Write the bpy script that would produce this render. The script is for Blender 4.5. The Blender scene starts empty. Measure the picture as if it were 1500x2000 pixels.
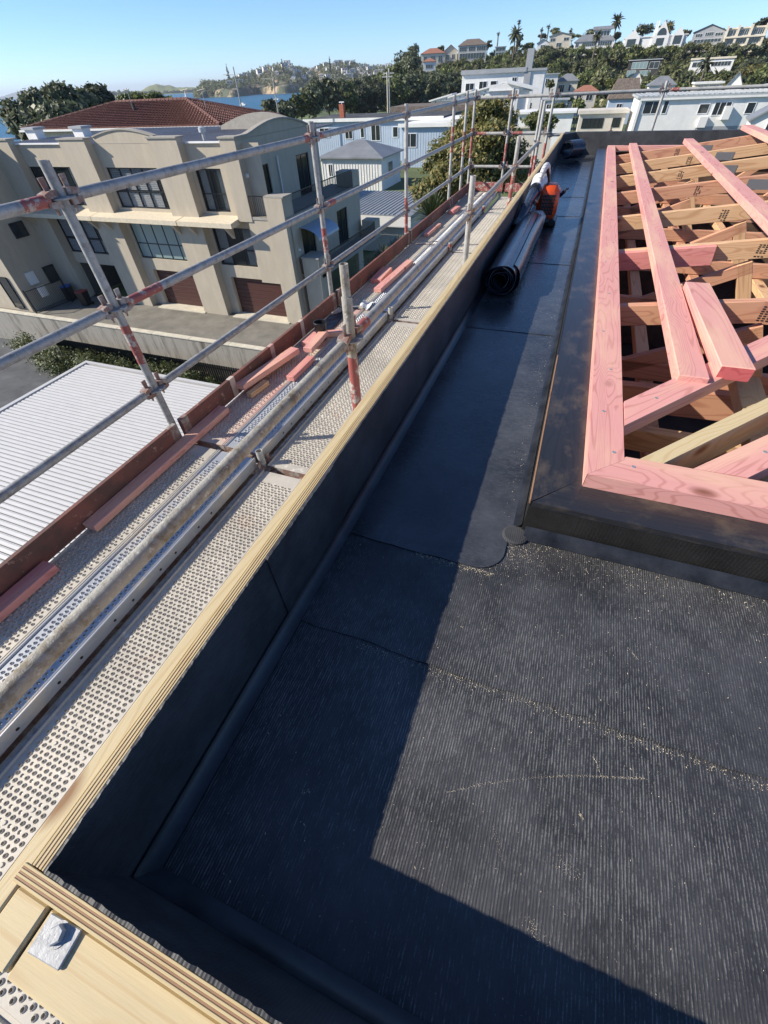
import bpy, math, random
import numpy as np
from mathutils import Vector, Matrix
random.seed(7); rng = np.random.default_rng(7)
R = math.radians
SC = bpy.context.scene
COL = SC.collection
ZC = 13.2            # camera height above the lower yard; every z below is written relative to the camera eye

# ------------------------------------------------------------------ camera
FL, PITCH, ROLL, YAW = 801.127, R(46.6187), R(-3.0775), R(22.927)
_r = Vector((math.cos(YAW), math.sin(YAW), 0)); _f = Vector((-math.sin(YAW)*math.cos(PITCH), math.cos(YAW)*math.cos(PITCH), -math.sin(PITCH)))
_u = _r.cross(_f)
CR = _r*math.cos(ROLL)+_u*math.sin(ROLL); CU = -_r*math.sin(ROLL)+_u*math.cos(ROLL); CF = _f
cd = bpy.data.cameras.new('camera'); cam = bpy.data.objects.new('camera', cd); COL.objects.link(cam)
cd.sensor_fit = 'HORIZONTAL'; cd.sensor_width = 36; cd.lens = 36*FL/1500
cd.clip_start = 0.02; cd.clip_end = 60000
cam.matrix_world = Matrix(((CR.x, CU.x, -CF.x, 0), (CR.y, CU.y, -CF.y, 0), (CR.z, CU.z, -CF.z, ZC), (0, 0, 0, 1)))
SC.camera = cam

# ------------------------------------------------------------------ light
SUN = Vector((-0.77, -0.35, 0.53)).normalized()
w = bpy.data.worlds.new('World'); SC.world = w; w.use_nodes = True
nt = w.node_tree; nt.nodes.clear()
sky = nt.nodes.new('ShaderNodeTexSky'); sky.sky_type = 'NISHITA'; sky.sun_disc = False
sky.sun_elevation = math.asin(SUN.z); sky.sun_rotation = math.atan2(SUN.x, SUN.y)
sky.altitude = 3000; sky.air_density = 1.0; sky.dust_density = 0.0; sky.ozone_density = 7.0
bg = nt.nodes.new('ShaderNodeBackground'); bg.inputs[1].default_value = 0.12
out = nt.nodes.new('ShaderNodeOutputWorld')
nt.links.new(sky.outputs[0], bg.inputs[0]); nt.links.new(bg.outputs[0], out.inputs[0])
ld = bpy.data.lights.new('sun', 'SUN'); ld.energy = 4.8; ld.angle = R(0.53); ld.color = (1, 0.925, 0.80)
sun = bpy.data.objects.new('sun', ld); COL.objects.link(sun); sun.location = (-40, -20, 60)
sun.rotation_euler = SUN.to_track_quat('Z', 'Y').to_euler()
SC.view_settings.view_transform = 'Standard'; SC.view_settings.look = 'None'
SC.view_settings.exposure = 0.62; SC.view_settings.gamma = 1; SC.view_settings.use_curve_mapping = False

# ------------------------------------------------------------------ photo pixel -> direction, and points on known planes
def ray(x, y): return (float(x-750)*CR-float(y-1000)*CU+FL*CF)/FL
def onz(x, y, z): d = ray(x, y); return d*(z/d.z)
def onx(x, y, X): d = ray(x, y); return d*(X/d.x)
def ony(x, y, Y): d = ray(x, y); return d*(Y/d.y)
def far(x, y, D): d = ray(x, y); return d*float(D/math.hypot(d.x, d.y))

# ------------------------------------------------------------------ materials
MATS = {}
def _new(name):
    m = bpy.data.materials.new(name); m.use_nodes = True; MATS[name] = m
    nt = m.node_tree; b = nt.nodes['Principled BSDF']; return m, nt, b
def _coords(nt, scale=(1, 1, 1), rand=True, kind='Object'):
    tc = nt.nodes.new('ShaderNodeTexCoord'); mp = nt.nodes.new('ShaderNodeMapping'); mp.inputs['Scale'].default_value = scale
    src = tc.outputs[kind]
    if rand:
        oi = nt.nodes.new('ShaderNodeObjectInfo'); mul = nt.nodes.new('ShaderNodeMath'); mul.operation = 'MULTIPLY'; mul.inputs[1].default_value = 37.0
        nt.links.new(oi.outputs['Random'], mul.inputs[0])
        ad = nt.nodes.new('ShaderNodeVectorMath'); ad.operation = 'ADD'
        nt.links.new(src, ad.inputs[0]); nt.links.new(mul.outputs[0], ad.inputs[1]); src = ad.outputs[0]
    nt.links.new(src, mp.inputs[0]); return mp.outputs[0]
def _noise(nt, vec, scale, detail=4, rough=0.6, dist=0.0):
    n = nt.nodes.new('ShaderNodeTexNoise'); n.inputs['Scale'].default_value = scale; n.inputs['Detail'].default_value = detail
    n.inputs['Roughness'].default_value = rough; n.inputs['Distortion'].default_value = dist
    nt.links.new(vec, n.inputs['Vector']); return n.outputs['Fac']
def _ramp(nt, fac, stops):
    r = nt.nodes.new('ShaderNodeValToRGB'); e = r.color_ramp.elements
    while len(e) < len(stops): e.new(0.5)
    for i, (p, c) in enumerate(stops): e[i].position = p; e[i].color = (*c, 1) if len(c) == 3 else c
    nt.links.new(fac, r.inputs[0]); return r.outputs[0]
def _mix(nt, fac, a, b, mode='MIX'):
    n = nt.nodes.new('ShaderNodeMix'); n.data_type = 'RGBA'; n.blend_type = mode
    for s, v in ((0, fac), (6, a), (7, b)):
        if isinstance(v, (int, float)): n.inputs[s].default_value = v
        elif isinstance(v, tuple): n.inputs[s].default_value = (*v, 1)
        else: nt.links.new(v, n.inputs[s])
    return n.outputs[2]
def _bump(nt, b, h, strength, dist=0.01):
    n = nt.nodes.new('ShaderNodeBump'); n.inputs['Strength'].default_value = strength; n.inputs['Distance'].default_value = dist
    nt.links.new(h, n.inputs['Height']); nt.links.new(n.outputs[0], b.inputs['Normal'])
def plain(name, col, rough=0.6, metal=0.0, spec=0.5, var=0.12, scale=6.0, bump=0.0, bscale=60.0, fine=0.0):
    """a base colour broken up by two noises, optionally with fine relief"""
    m, nt, b = _new(name); v = _coords(nt)
    lo = tuple(max(0, c*(1-var*1.6)) for c in col); hi = tuple(min(1, c*(1+var)) for c in col)
    f = _noise(nt, v, scale, 5, 0.65)
    c = _ramp(nt, f, [(0.3, lo), (0.7, hi)])
    nt.links.new(c, b.inputs['Base Color'])
    b.inputs['Roughness'].default_value = rough; b.inputs['Metallic'].default_value = metal; b.inputs['Specular IOR Level'].default_value = spec
    if bump: _bump(nt, b, _noise(nt, v, bscale, 4), bump, 0.004 if not fine else fine)
    return m
def wood(name, light, dark, knot, rough=0.65, ring=1.0, stretch=14.0, stain=None, patch=None):
    """timber with the grain along the object's own X axis, growth-ring contours and knots"""
    m, nt, b = _new(name)
    v = _coords(nt, (1, stretch, stretch)); v2 = _coords(nt, (0.55, 7, 7)); v3 = _coords(nt, (5, 9, 9))
    vo = nt.nodes.new('ShaderNodeTexVoronoi'); vo.inputs['Scale'].default_value = 0.55; nt.links.new(v3, vo.inputs['Vector'])
    near = _ramp(nt, vo.outputs['Distance'], [(0.0, (1, 1, 1)), (0.42, (0, 0, 0))])
    warp = _noise(nt, v2, 1.0, 2, 0.45, 0.3)
    def mth(op, x, y):
        n = nt.nodes.new('ShaderNodeMath'); n.operation = op
        for i, q in enumerate((x, y)):
            if isinstance(q, (int, float)): n.inputs[i].default_value = q
            else: nt.links.new(q, n.inputs[i])
        return n.outputs[0]
    sn = mth('SINE', mth('MULTIPLY', mth('ADD', warp, mth('MULTIPLY', near, 0.13)), 105.0*ring), 0.0)
    rings = _ramp(nt, sn, [(0.5, (0, 0, 0)), (1.0, (1, 1, 1))])
    fine = _noise(nt, v, 9.0, 4, 0.7)
    c = _mix(nt, fine, tuple(min(1, x*1.06) for x in light), tuple(x*0.84 for x in light))
    c = _mix(nt, mth('MULTIPLY', rings, 0.62), c, dark)
    c = _mix(nt, mth('MULTIPLY', _noise(nt, _coords(nt, (0.8, 3, 3)), 1.2, 3), 0.35), c, tuple(x*0.8 for x in light))
    if patch: c = _mix(nt, mth('MULTIPLY', _ramp(nt, _noise(nt, _coords(nt, (0.9, 5, 5)), 1.6, 4, 0.6), [(0.46, (0, 0, 0)), (0.66, (1, 1, 1))]), 0.75), c, patch)
    kn = _ramp(nt, vo.outputs['Distance'], [(0.06, (1, 1, 1)), (0.13, (0, 0, 0))])
    c = _mix(nt, kn, c, knot)
    if stain:
        c = _mix(nt, _ramp(nt, _noise(nt, _coords(nt, (1, 1.6, 1.6)), 7.0, 7, 0.7), [(0.50, (0, 0, 0)), (0.68, (0.9, 0.9, 0.9))]), c, stain)
    nt.links.new(c, b.inputs['Base Color']); b.inputs['Roughness'].default_value = rough
    _bump(nt, b, fine, 0.25, 0.002); return m
def worn(name, top, under, lo=0.5, hi=0.58, scale=9.0, rough=0.6, metal=0.0, umetal=0.0, bump=0.15, third=None, vscale=(1, 1, 1), blot=None):
    """one coating worn or crusted through to another"""
    m, nt, b = _new(name); v = _coords(nt, vscale)
    f = _ramp(nt, _noise(nt, v, scale, 7, 0.68), [(lo, (0, 0, 0)), (hi, (1, 1, 1))])
    g = _noise(nt, v, 3.0, 4); top2 = _mix(nt, g, tuple(c*0.75 for c in top), tuple(min(1, c*1.15) for c in top))
    c = _mix(nt, f, top2, under)
    if third:
        f3 = _ramp(nt, _noise(nt, v, scale*3.1, 5, 0.7), [(0.60, (0, 0, 0)), (0.66, (1, 1, 1))]); c = _mix(nt, f3, c, third)
    if blot:
        c = _mix(nt, _ramp(nt, _noise(nt, v, 2.3, 6, 0.7), [(0.60, (0, 0, 0)), (0.74, (0.8, 0.8, 0.8))]), c, blot); c = _mix(nt, _ramp(nt, _noise(nt, v, 1.1, 7, 0.7), [(0.5, (0, 0, 0)), (0.75, (0.55, 0.55, 0.55))]), c, tuple(x*0.45 for x in top))
    nt.links.new(c, b.inputs['Base Color']); b.inputs['Roughness'].default_value = rough; b.inputs['Metallic'].default_value = metal
    _bump(nt, b, _noise(nt, v, 70, 5, 0.7), bump, 0.004); return m
def leaf(name, cols, rough=0.55, trans=0.25):
    m, nt, b = _new(name); g = nt.nodes.new('ShaderNodeNewGeometry')
    n = len(cols); c = _ramp(nt, g.outputs['Random Per Island'], [(i/(n-1), cols[i]) for i in range(n)])
    oi = nt.nodes.new('ShaderNodeObjectInfo'); hv = nt.nodes.new('ShaderNodeHueSaturation')
    mr = nt.nodes.new('ShaderNodeMapRange'); mr.inputs[3].default_value = 0.75; mr.inputs[4].default_value = 1.5
    nt.links.new(oi.outputs['Random'], mr.inputs[0]); nt.links.new(mr.outputs[0], hv.inputs['Value']); nt.links.new(c, hv.inputs['Color'])
    nt.links.new(hv.outputs[0], b.inputs['Base Color']); b.inputs['Roughness'].default_value = rough
    tr = nt.nodes.new('ShaderNodeBsdfTranslucent'); nt.links.new(hv.outputs[0], tr.inputs[0])
    mx = nt.nodes.new('ShaderNodeMixShader'); mx.inputs[0].default_value = trans
    nt.links.new(b.outputs[0], mx.inputs[1]); nt.links.new(tr.outputs[0], mx.inputs[2])
    nt.links.new(mx.outputs[0], nt.nodes['Material Output'].inputs[0]); return m
def membrane(name, axis, base=(0.028, 0.028, 0.0295), ridge=(0.25, 0.247, 0.24), amount=0.6, rough=0.32, pitch=0.0054, relief=0.0006, spec=0.5):
    """torch-on membrane: fine wandering ribs along one axis, sun glints painted as pale dust colour on the ribs"""
    m, nt, b = _new(name)
    st = (1.0, 0.13, 1.0) if axis == 'Y' else (0.13, 1.0, 1.0)
    vi = _coords(nt, (1, 1, 1), rand=False); vs_ = _coords(nt, st, rand=False)
    sep = nt.nodes.new('ShaderNodeSeparateXYZ'); nt.links.new(vi, sep.inputs[0])
    def mth(op, x, y):
        n = nt.nodes.new('ShaderNodeMath'); n.operation = op
        for i, q in enumerate((x, y)):
            if isinstance(q, (int, float)): n.inputs[i].default_value = q
            else: nt.links.new(q, n.inputs[i])
        return n.outputs[0]
    ph = mth('ADD', mth('MULTIPLY', sep.outputs[0 if axis == 'Y' else 1], 6.2832/pitch), mth('MULTIPLY', _noise(nt, vs_, 60.0, 3, 0.6), 5.0))
    rib = mth('SINE', ph, 0.0)
    brk = _noise(nt, vs_, 380.0, 2, 0.6); spk = _noise(nt, vi, 420.0, 1, 0.5); big = _noise(nt, vi, 2.1, 6, 0.62)
    lvl = mth('ADD', mth('MULTIPLY', rib, 0.22), mth('ADD', mth('ADD', mth('MULTIPLY', brk, 1.1), mth('MULTIPLY', spk, 0.5)), mth('MULTIPLY', big, 0.9)))
    ribs = _ramp(nt, mth('SUBTRACT', lvl, 0.8), [(0.58, (0, 0, 0)), (0.86, (1, 1, 1))])
    fm = _mix(nt, 1.0, ribs, (amount, amount, amount), 'MULTIPLY')
    film = _mix(nt, _ramp(nt, _noise(nt, vi, 5.0, 7, 0.72), [(0.38, (0, 0, 0)), (0.78, (1, 1, 1))]), base, tuple(c*3.0 for c in base))
    nt.links.new(_mix(nt, fm, film, ridge), b.inputs['Base Color'])  # pale rib colour carries the painted sun glints
    rr = nt.nodes.new('ShaderNodeMapRange'); rr.inputs[3].default_value = rough; rr.inputs[4].default_value = rough+0.16
    nt.links.new(_noise(nt, vi, 4.0, 4), rr.inputs[0]); nt.links.new(rr.outputs[0], b.inputs['Roughness']); b.inputs['Specular IOR Level'].default_value = spec
    _bump(nt, b, mth('ADD', mth('MULTIPLY', rib, 0.30), mth('MULTIPLY', brk, 1.2)), 1.0, relief); return m
def glass(name, tint=(0.02, 0.03, 0.035), rough=0.06, alpha=1.0):
    m, nt, b = _new(name); b.inputs['Base Color'].default_value = (*tint, 1); b.inputs['Roughness'].default_value = rough
    b.inputs['Specular IOR Level'].default_value = 0.9; b.inputs['Alpha'].default_value = alpha; return m

galv = worn('galvanised_tube', (0.38, 0.375, 0.36), (0.22, 0.205, 0.185), 0.46, 0.66, 22, 0.55, 0.3, bump=0.25, third=(0.5, 0.485, 0.45))
galv_far = worn('galvanised_tube_pale', (0.44, 0.43, 0.40), (0.30, 0.285, 0.26), 0.48, 0.66, 18, 0.6, 0.15, bump=0.15)
crust = worn('cement_crusted_tube', (0.40, 0.38, 0.33), (0.20, 0.165, 0.11), 0.5, 0.66, 16, 0.75, 0.2, bump=0.9, third=(0.56, 0.54, 0.49))
redpaint = worn('worn_red_paint', (0.32, 0.085, 0.07), (0.43, 0.38, 0.33), 0.53, 0.58, 16, 0.55, bump=0.2)
redboard = worn('red_oxide_board', (0.21, 0.08, 0.06), (0.115, 0.06, 0.048), 0.45, 0.62, 5, 0.8, bump=0.3, third=(0.36, 0.2, 0.16))
rust = worn('rusty_steel', (0.24, 0.135, 0.105), (0.33, 0.305, 0.28), 0.46, 0.58, 20, 0.7, 0.1, bump=0.3)
deck = worn('dusty_deck_steel', (0.54, 0.50, 0.43), (0.43, 0.40, 0.35), 0.5, 0.7, 4.0, 0.6, 0.12, bump=0.12, third=(0.66, 0.62, 0.55), blot=(0.46, 0.34, 0.25))
deck2 = worn('bare_deck_steel', (0.44, 0.46, 0.49), (0.58, 0.53, 0.46), 0.5, 0.62, 2.2, 0.45, 0.35, bump=0.1)
deck3 = worn('pink_stained_deck_steel', (0.60, 0.52, 0.44), (0.58, 0.36, 0.31), 0.44, 0.6, 2.0, 0.65, 0.1, bump=0.12)
pink = wood('pink_treated_pine', (0.74, 0.35, 0.305), (0.46, 0.165, 0.135), (0.24, 0.085, 0.05), patch=(0.76, 0.46, 0.32), ring=1.8)
pink2 = wood('pink_treated_pine_deep', (0.70, 0.27, 0.245), (0.44, 0.12, 0.11), (0.26, 0.08, 0.06), patch=(0.72, 0.38, 0.27), ring=1.8)
tan = wood('bare_pine', (0.70, 0.45, 0.25), (0.42, 0.2, 0.09), (0.2, 0.08, 0.04))
tan2 = wood('reddish_pine', (0.62, 0.33, 0.20), (0.36, 0.13, 0.08), (0.2, 0.06, 0.04))
yellow = wood('yellow_pine', (0.63, 0.50, 0.28), (0.5, 0.34, 0.16), (0.25, 0.12, 0.04), stretch=18)
veneer_l = wood('pale_veneer', (0.62, 0.48, 0.25), (0.5, 0.34, 0.15), (0.4, 0.2, 0.08), stretch=30)
veneer_d = wood('brown_veneer', (0.34, 0.19, 0.105), (0.24, 0.12, 0.065), (0.2, 0.1, 0.05), stretch=30)
blackply = wood('black_stained_ply', (0.026, 0.027, 0.031), (0.017, 0.017, 0.02), (0.06, 0.05, 0.04), rough=0.3, stain=(0.085, 0.068, 0.052))
mem_y = membrane('membrane_ribs_along', 'Y')
mem_x = membrane('membrane_ribs_across', 'X', base=(0.026, 0.0275, 0.031), amount=0.5, ridge=(0.17, 0.17, 0.165), rough=0.19, pitch=0.006, relief=0.00007, spec=0.8)
mem_w = membrane('membrane_upturn', 'Y', amount=0.1, rough=0.5, relief=0.0004)
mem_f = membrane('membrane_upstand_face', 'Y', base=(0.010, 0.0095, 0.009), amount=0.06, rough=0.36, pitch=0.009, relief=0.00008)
cove_m = plain('membrane_cove', (0.022, 0.024, 0.029), 0.34, var=0.5, scale=9, bump=0.2, bscale=90, fine=0.001)
rollm = plain('rolled_membrane', (0.03, 0.037, 0.055), 0.25, var=0.3, scale=8, bump=0.25, bscale=14, fine=0.003)
sawdust = plain('sawdust', (0.72, 0.62, 0.46), 0.9, var=0.3)
stucco = worn('beige_stucco', (0.49, 0.425, 0.325), (0.44, 0.38, 0.29), 0.45, 0.75, 0.7, 0.9, bump=0.2, vscale=(1, 1, 0.35)) #, bump=0.2, bscale=14, fine=0.02)
stucco_d = plain('grey_beige_trim', (0.36, 0.33, 0.28), 0.85, var=0.1)
ledge_m = plain('cream_ledge', (0.66, 0.57, 0.42), 0.8, var=0.08)
cedar = wood('red_cedar_panel', (0.075, 0.024, 0.018), (0.045, 0.014, 0.011), (0.05, 0.02, 0.01), rough=0.5, stretch=20)
darkfr = plain('black_window_frame', (0.015, 0.016, 0.018), 0.4, var=0.1)
whitefr = plain('white_window_frame', (0.78, 0.79, 0.8), 0.5, var=0.04)
pane = glass('window_glass', (0.03, 0.045, 0.05), 0.05, 0.28)
pane_d = glass('dark_window_glass', (0.02, 0.026, 0.03), 0.07)
pane_b = glass('blue_green_reflection_glass', (0.24, 0.33, 0.32), 0.15)  # pale tint paints in the reflection on the apartment panes
interior = plain('dim_interior', (0.10, 0.095, 0.085), 0.9)
blind = plain('white_shutter', (0.72, 0.73, 0.74), 0.6, var=0.05)
curtain = plain('pale_curtain', (0.55, 0.58, 0.58), 0.85, var=0.15, scale=14)
white = plain('white_paint', (0.80, 0.785, 0.75), 0.55, var=0.06, scale=0.7)
whiteroof = plain('white_coated_aluminium', (0.55, 0.54, 0.525), 0.45, var=0.04, scale=1.5)
cream = plain('cream_render', (0.68, 0.61, 0.48), 0.8, var=0.08, scale=0.6)
beige = plain('pale_beige_render', (0.62, 0.57, 0.49), 0.8, var=0.07, scale=0.6)
bluewall = plain('pale_blue_weatherboard', (0.45, 0.53, 0.63), 0.7, var=0.06, scale=0.8)
greywall = plain('grey_render', (0.36, 0.37, 0.38), 0.75, var=0.08, scale=0.5)
darkwall = plain('dark_timber_wall', (0.06, 0.055, 0.05), 0.7, var=0.2)
greyroof = plain('grey_steel_roof', (0.25, 0.26, 0.27), 0.5, 0.2, var=0.12, scale=0.6)
darkroof = plain('dark_flat_roof', (0.075, 0.075, 0.075), 0.8, var=0.45, scale=0.35)
paleroof = plain('pale_steel_roof', (0.48, 0.49, 0.48), 0.45, 0.2, var=0.08, scale=0.5)
shingle = plain('weathered_shingle', (0.17, 0.135, 0.11), 0.9, var=0.35, scale=3)
greenroof = plain('dark_green_roof', (0.035, 0.06, 0.05), 0.6, var=0.2)
terracotta = plain('terracotta_roof', (0.34, 0.15, 0.10), 0.8, var=0.2, scale=2)
tile = worn('red_clay_tile', (0.125, 0.045, 0.034), (0.20, 0.09, 0.07), 0.45, 0.65, 5.0, 0.75, bump=0.2, third=(0.33, 0.2, 0.17))
brick = plain('orange_brick', (0.42, 0.13, 0.07), 0.85, var=0.25, scale=8)
asphalt = plain('chip_seal', (0.20, 0.185, 0.155), 0.95, var=0.18, scale=1.2, bump=0.8, bscale=26, fine=0.02)
concrete = worn('stained_concrete', vscale=(1.6, 1.6, 0.22), top=(0.34, 0.315, 0.27), under=(0.10, 0.092, 0.075), lo=0.5, hi=0.68, scale=1.3, rough=0.9, bump=0.25, third=(0.2, 0.18, 0.145)) #, (0.34, 0.315, 0.27), (0.10, 0.092, 0.075), 0.50, 0.66, 1.3, 0.9, bump=0.25, third=(0.22, 0.2, 0.165))
conc_cap = plain('pale_concrete', (0.60, 0.55, 0.44), 0.9, var=0.12, scale=2)
yard = plain('dark_yard_paving', (0.085, 0.09, 0.095), 0.85, var=0.25, scale=0.8, bump=0.3, bscale=20)  # dark blue grey paving colour broken up by noise
blackmetal = plain('black_metal', (0.012, 0.012, 0.013), 0.4, var=0.2)
grass = plain('rough_grass', (0.10, 0.13, 0.045), 0.95, var=0.4, scale=0.06)
hillm = plain('bush_floor', (0.06, 0.07, 0.032), 0.95, var=0.5, scale=0.05)
cliffm = worn('sandstone_cliff', (0.40, 0.29, 0.18), (0.07, 0.08, 0.045), 0.42, 0.5, 0.03, 0.9, bump=0.3)
bark = plain('grey_bark', (0.16, 0.135, 0.105), 0.9, var=0.3, scale=5)
lf_poh = leaf('dark_coastal_leaves', [(0.03, 0.042, 0.022), (0.065, 0.082, 0.04), (0.115, 0.13, 0.065), (0.17, 0.175, 0.10)])
lf_mid = leaf('mid_green_leaves', [(0.04, 0.06, 0.02), (0.085, 0.112, 0.034), (0.15, 0.175, 0.052), (0.21, 0.21, 0.075)])
lf_bro = leaf('bronze_green_leaves', [(0.05, 0.065, 0.018), (0.125, 0.135, 0.04), (0.21, 0.19, 0.06), (0.30, 0.225, 0.085)], trans=0.35)
lf_lime = leaf('light_green_leaves', [(0.06, 0.075, 0.02), (0.12, 0.14, 0.04), (0.2, 0.2, 0.06)], trans=0.3)
lf_palm = leaf('palm_fronds', [(0.03, 0.04, 0.016), (0.075, 0.085, 0.035), (0.14, 0.135, 0.06)])
lf_yuc = leaf('grey_green_blades', [(0.10, 0.115, 0.07), (0.2, 0.205, 0.13), (0.30, 0.28, 0.18)])
lf_flax = leaf('flax_blades', [(0.04, 0.065, 0.022), (0.10, 0.13, 0.045), (0.2, 0.21, 0.09)])
lf_far = leaf('far_bush_leaves', [(0.05, 0.066, 0.03), (0.095, 0.112, 0.048), (0.16, 0.165, 0.07), (0.22, 0.20, 0.10)])
orange = plain('orange_plastic', (0.58, 0.07, 0.012), 0.35, var=0.06)
lightgrey = plain('light_grey_plastic', (0.62, 0.61, 0.59), 0.4, var=0.06)
blackpl = plain('black_plastic', (0.013, 0.013, 0.015), 0.35, var=0.2)
bluepl = plain('blue_plastic', (0.03, 0.13, 0.5), 0.45, var=0.1)
redpl = plain('red_plastic', (0.3, 0.03, 0.03), 0.45, var=0.1)
zinc = worn('zinc_plate', (0.38, 0.385, 0.39), (0.29, 0.295, 0.30), 0.5, 0.62, 60, 0.5, 0.25, bump=0.2)
nailpl = None
ink = plain('black_ink', (0.02, 0.015, 0.015), 0.8)
screwm = plain('screw_steel', (0.6, 0.58, 0.52), 0.35, 0.7)
def _nail():
    m, nt, b = _new('nail_plate_steel'); v = _coords(nt, rand=False)
    vo = nt.nodes.new('ShaderNodeTexVoronoi'); vo.inputs['Scale'].default_value = 62; vo.inputs['Randomness'].default_value = 0.1; nt.links.new(v, vo.inputs['Vector'])
    c = _ramp(nt, vo.outputs['Distance'], [(0.30, (0.03, 0.03, 0.033)), (0.46, (0.24, 0.245, 0.25))]); nt.links.new(c, b.inputs['Base Color'])
    b.inputs['Metallic'].default_value = 0.4; b.inputs['Roughness'].default_value = 0.5; return m
nailpl = _nail()
def _water():
    m, nt, b = _new('sea_water'); v = _coords(nt, (1, 1, 1), rand=False)
    c = _ramp(nt, _noise(nt, v, 0.004, 5), [(0.35, (0.012, 0.085, 0.14)), (0.7, (0.02, 0.125, 0.19))]); nt.links.new(c, b.inputs['Base Color'])
    b.inputs['Roughness'].default_value = 0.32; b.inputs['Specular IOR Level'].default_value = 0.35
    _bump(nt, b, _noise(nt, v, 0.35, 6, 0.7), 0.9, 0.6); return m
water = _water()

# ------------------------------------------------------------------ mesh helpers
class MB:
    def __init__(s): s.v = []; s.f = []
    def add(s, vs, fs):
        o = len(s.v); s.v += [tuple(p) for p in vs]; s.f += [tuple(i+o for i in f) for f in fs]; return s
    def box(s, x0, x1, y0, y1, z0, z1, b=0.0):
        if x0 > x1: x0, x1 = x1, x0
        if y0 > y1: y0, y1 = y1, y0
        if z0 > z1: z0, z1 = z1, z0
        if b <= 0:
            return s.add([(x0, y0, z0), (x1, y0, z0), (x1, y1, z0), (x0, y1, z0), (x0, y0, z1), (x1, y0, z1), (x1, y1, z1), (x0, y1, z1)],
                         [(3, 2, 1, 0), (4, 5, 6, 7), (0, 1, 5, 4), (1, 2, 6, 5), (2, 3, 7, 6), (3, 0, 4, 7)])
        b = min(b, (x1-x0)/3, (y1-y0)/3, (z1-z0)/3); c = []
        for X, sx in ((x0, 1), (x1, -1)):
            for Y, sy in ((y0, 1), (y1, -1)):
                for Z, sz in ((z0, 1), (z1, -1)):
                    c += [(X, Y+sy*b, Z+sz*b), (X+sx*b, Y, Z+sz*b), (X+sx*b, Y+sy*b, Z)]
        I = lambda i, j, k, a: (i*4+j*2+k)*3+a
        F = []
        for i in (0, 1):
            F.append([I(i, 0, 0, 0), I(i, 0, 1, 0), I(i, 1, 1, 0), I(i, 1, 0, 0)][::(1 if i == 0 else -1)])
            F.append([I(0, i, 0, 1), I(1, i, 0, 1), I(1, i, 1, 1), I(0, i, 1, 1)][::(1 if i == 0 else -1)])
            F.append([I(0, 0, i, 2), I(0, 1, i, 2), I(1, 1, i, 2), I(1, 0, i, 2)][::(1 if i == 0 else -1)])
        for j in (0, 1):
            for k in (0, 1):
                F.append([I(0, j, k, 1), I(1, j, k, 1), I(1, j, k, 2), I(0, j, k, 2)])
                F.append([I(j, 0, k, 0), I(j, 1, k, 0), I(j, 1, k, 2), I(j, 0, k, 2)])
                F.append([I(j, k, 0, 0), I(j, k, 1, 0), I(j, k, 1, 1), I(j, k, 0, 1)])
        for i in (0, 1):
            for j in (0, 1):
                for k in (0, 1): F.append([I(i, j, k, 0), I(i, j, k, 1), I(i, j, k, 2)])
        return s.add(c, F)
    def tube(s, p0, p1, r0, r1=None, n=12, cap=True):
        r1 = r0 if r1 is None else r1; p0 = Vector(p0); p1 = Vector(p1); d = (p1-p0).normalized()
        a = d.orthogonal().normalized(); b = d.cross(a); vs = []
        for p, r in ((p0, r0), (p1, r1)):
            for i in range(n): t = 2*math.pi*i/n; vs.append(p+(a*math.cos(t)+b*math.sin(t))*r)
        fs = [(i, (i+1) % n, n+(i+1) % n, n+i) for i in range(n)]
        if cap: fs += [tuple(range(n))[::-1], tuple(range(n, 2*n))]
        return s.add(vs, fs)
    def pipe(s, p0, p1, ro, ri, n=16):
        p0 = Vector(p0); p1 = Vector(p1); d = (p1-p0).normalized(); a = d.orthogonal().normalized(); b = d.cross(a); vs = []
        for p, r in ((p0, ro), (p1, ro), (p1, ri), (p0, ri)):
            for i in range(n): t = 2*math.pi*i/n; vs.append(p+(a*math.cos(t)+b*math.sin(t))*r)
        fs = [(k*n+i, k*n+(i+1) % n, ((k+1) % 4)*n+(i+1) % n, ((k+1) % 4)*n+i) for k in range(4) for i in range(n)]
        return s.add(vs, fs)
    def lathe(s, prof, c=(0, 0, 0), axis=(0, 0, 1), n=20):
        c = Vector(c); d = Vector(axis).normalized(); a = d.orthogonal().normalized(); b = d.cross(a); vs = []
        for r, h in prof:
            for i in range(n): t = 2*math.pi*i/n; vs.append(c+d*h+(a*math.cos(t)+b*math.sin(t))*r)
        fs = [(k*n+i, k*n+(i+1) % n, (k+1)*n+(i+1) % n, (k+1)*n+i) for k in range(len(prof)-1) for i in range(n)]
        return s.add(vs, fs)
    def prism(s, poly, fn0, fn1):
        n = len(poly); vs = [fn0(*p) for p in poly]+[fn1(*p) for p in poly]
        return s.add(vs, [tuple(range(n))[::-1], tuple(range(n, 2*n))]+[(i, (i+1) % n, n+(i+1) % n, n+i) for i in range(n)])
    def quad(s, *p): return s.add(p, [tuple(range(len(p)))])
    def path(s, pts, rad, n=8):
        pts = [Vector(p) for p in pts]
        for i in range(len(pts)-1):
            r0 = rad[i] if isinstance(rad, (list, tuple)) else rad; r1 = rad[i+1] if isinstance(rad, (list, tuple)) else rad
            s.tube(pts[i], pts[i+1], r0, r1, n, cap=True)
        return s
    def obox(s, p0, p1, wd, th, up=(0, 0, 1), b=0.0):
        """a beam from p0 to p1"""
        p0 = Vector(p0); p1 = Vector(p1); L = (p1-p0).length; M = frame(p0, p1, up)
        t = MB(); t.box(0, L, -wd/2, wd/2, -th/2, th/2, b); return s.add([M@Vector(v) for v in t.v], t.f)
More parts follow.
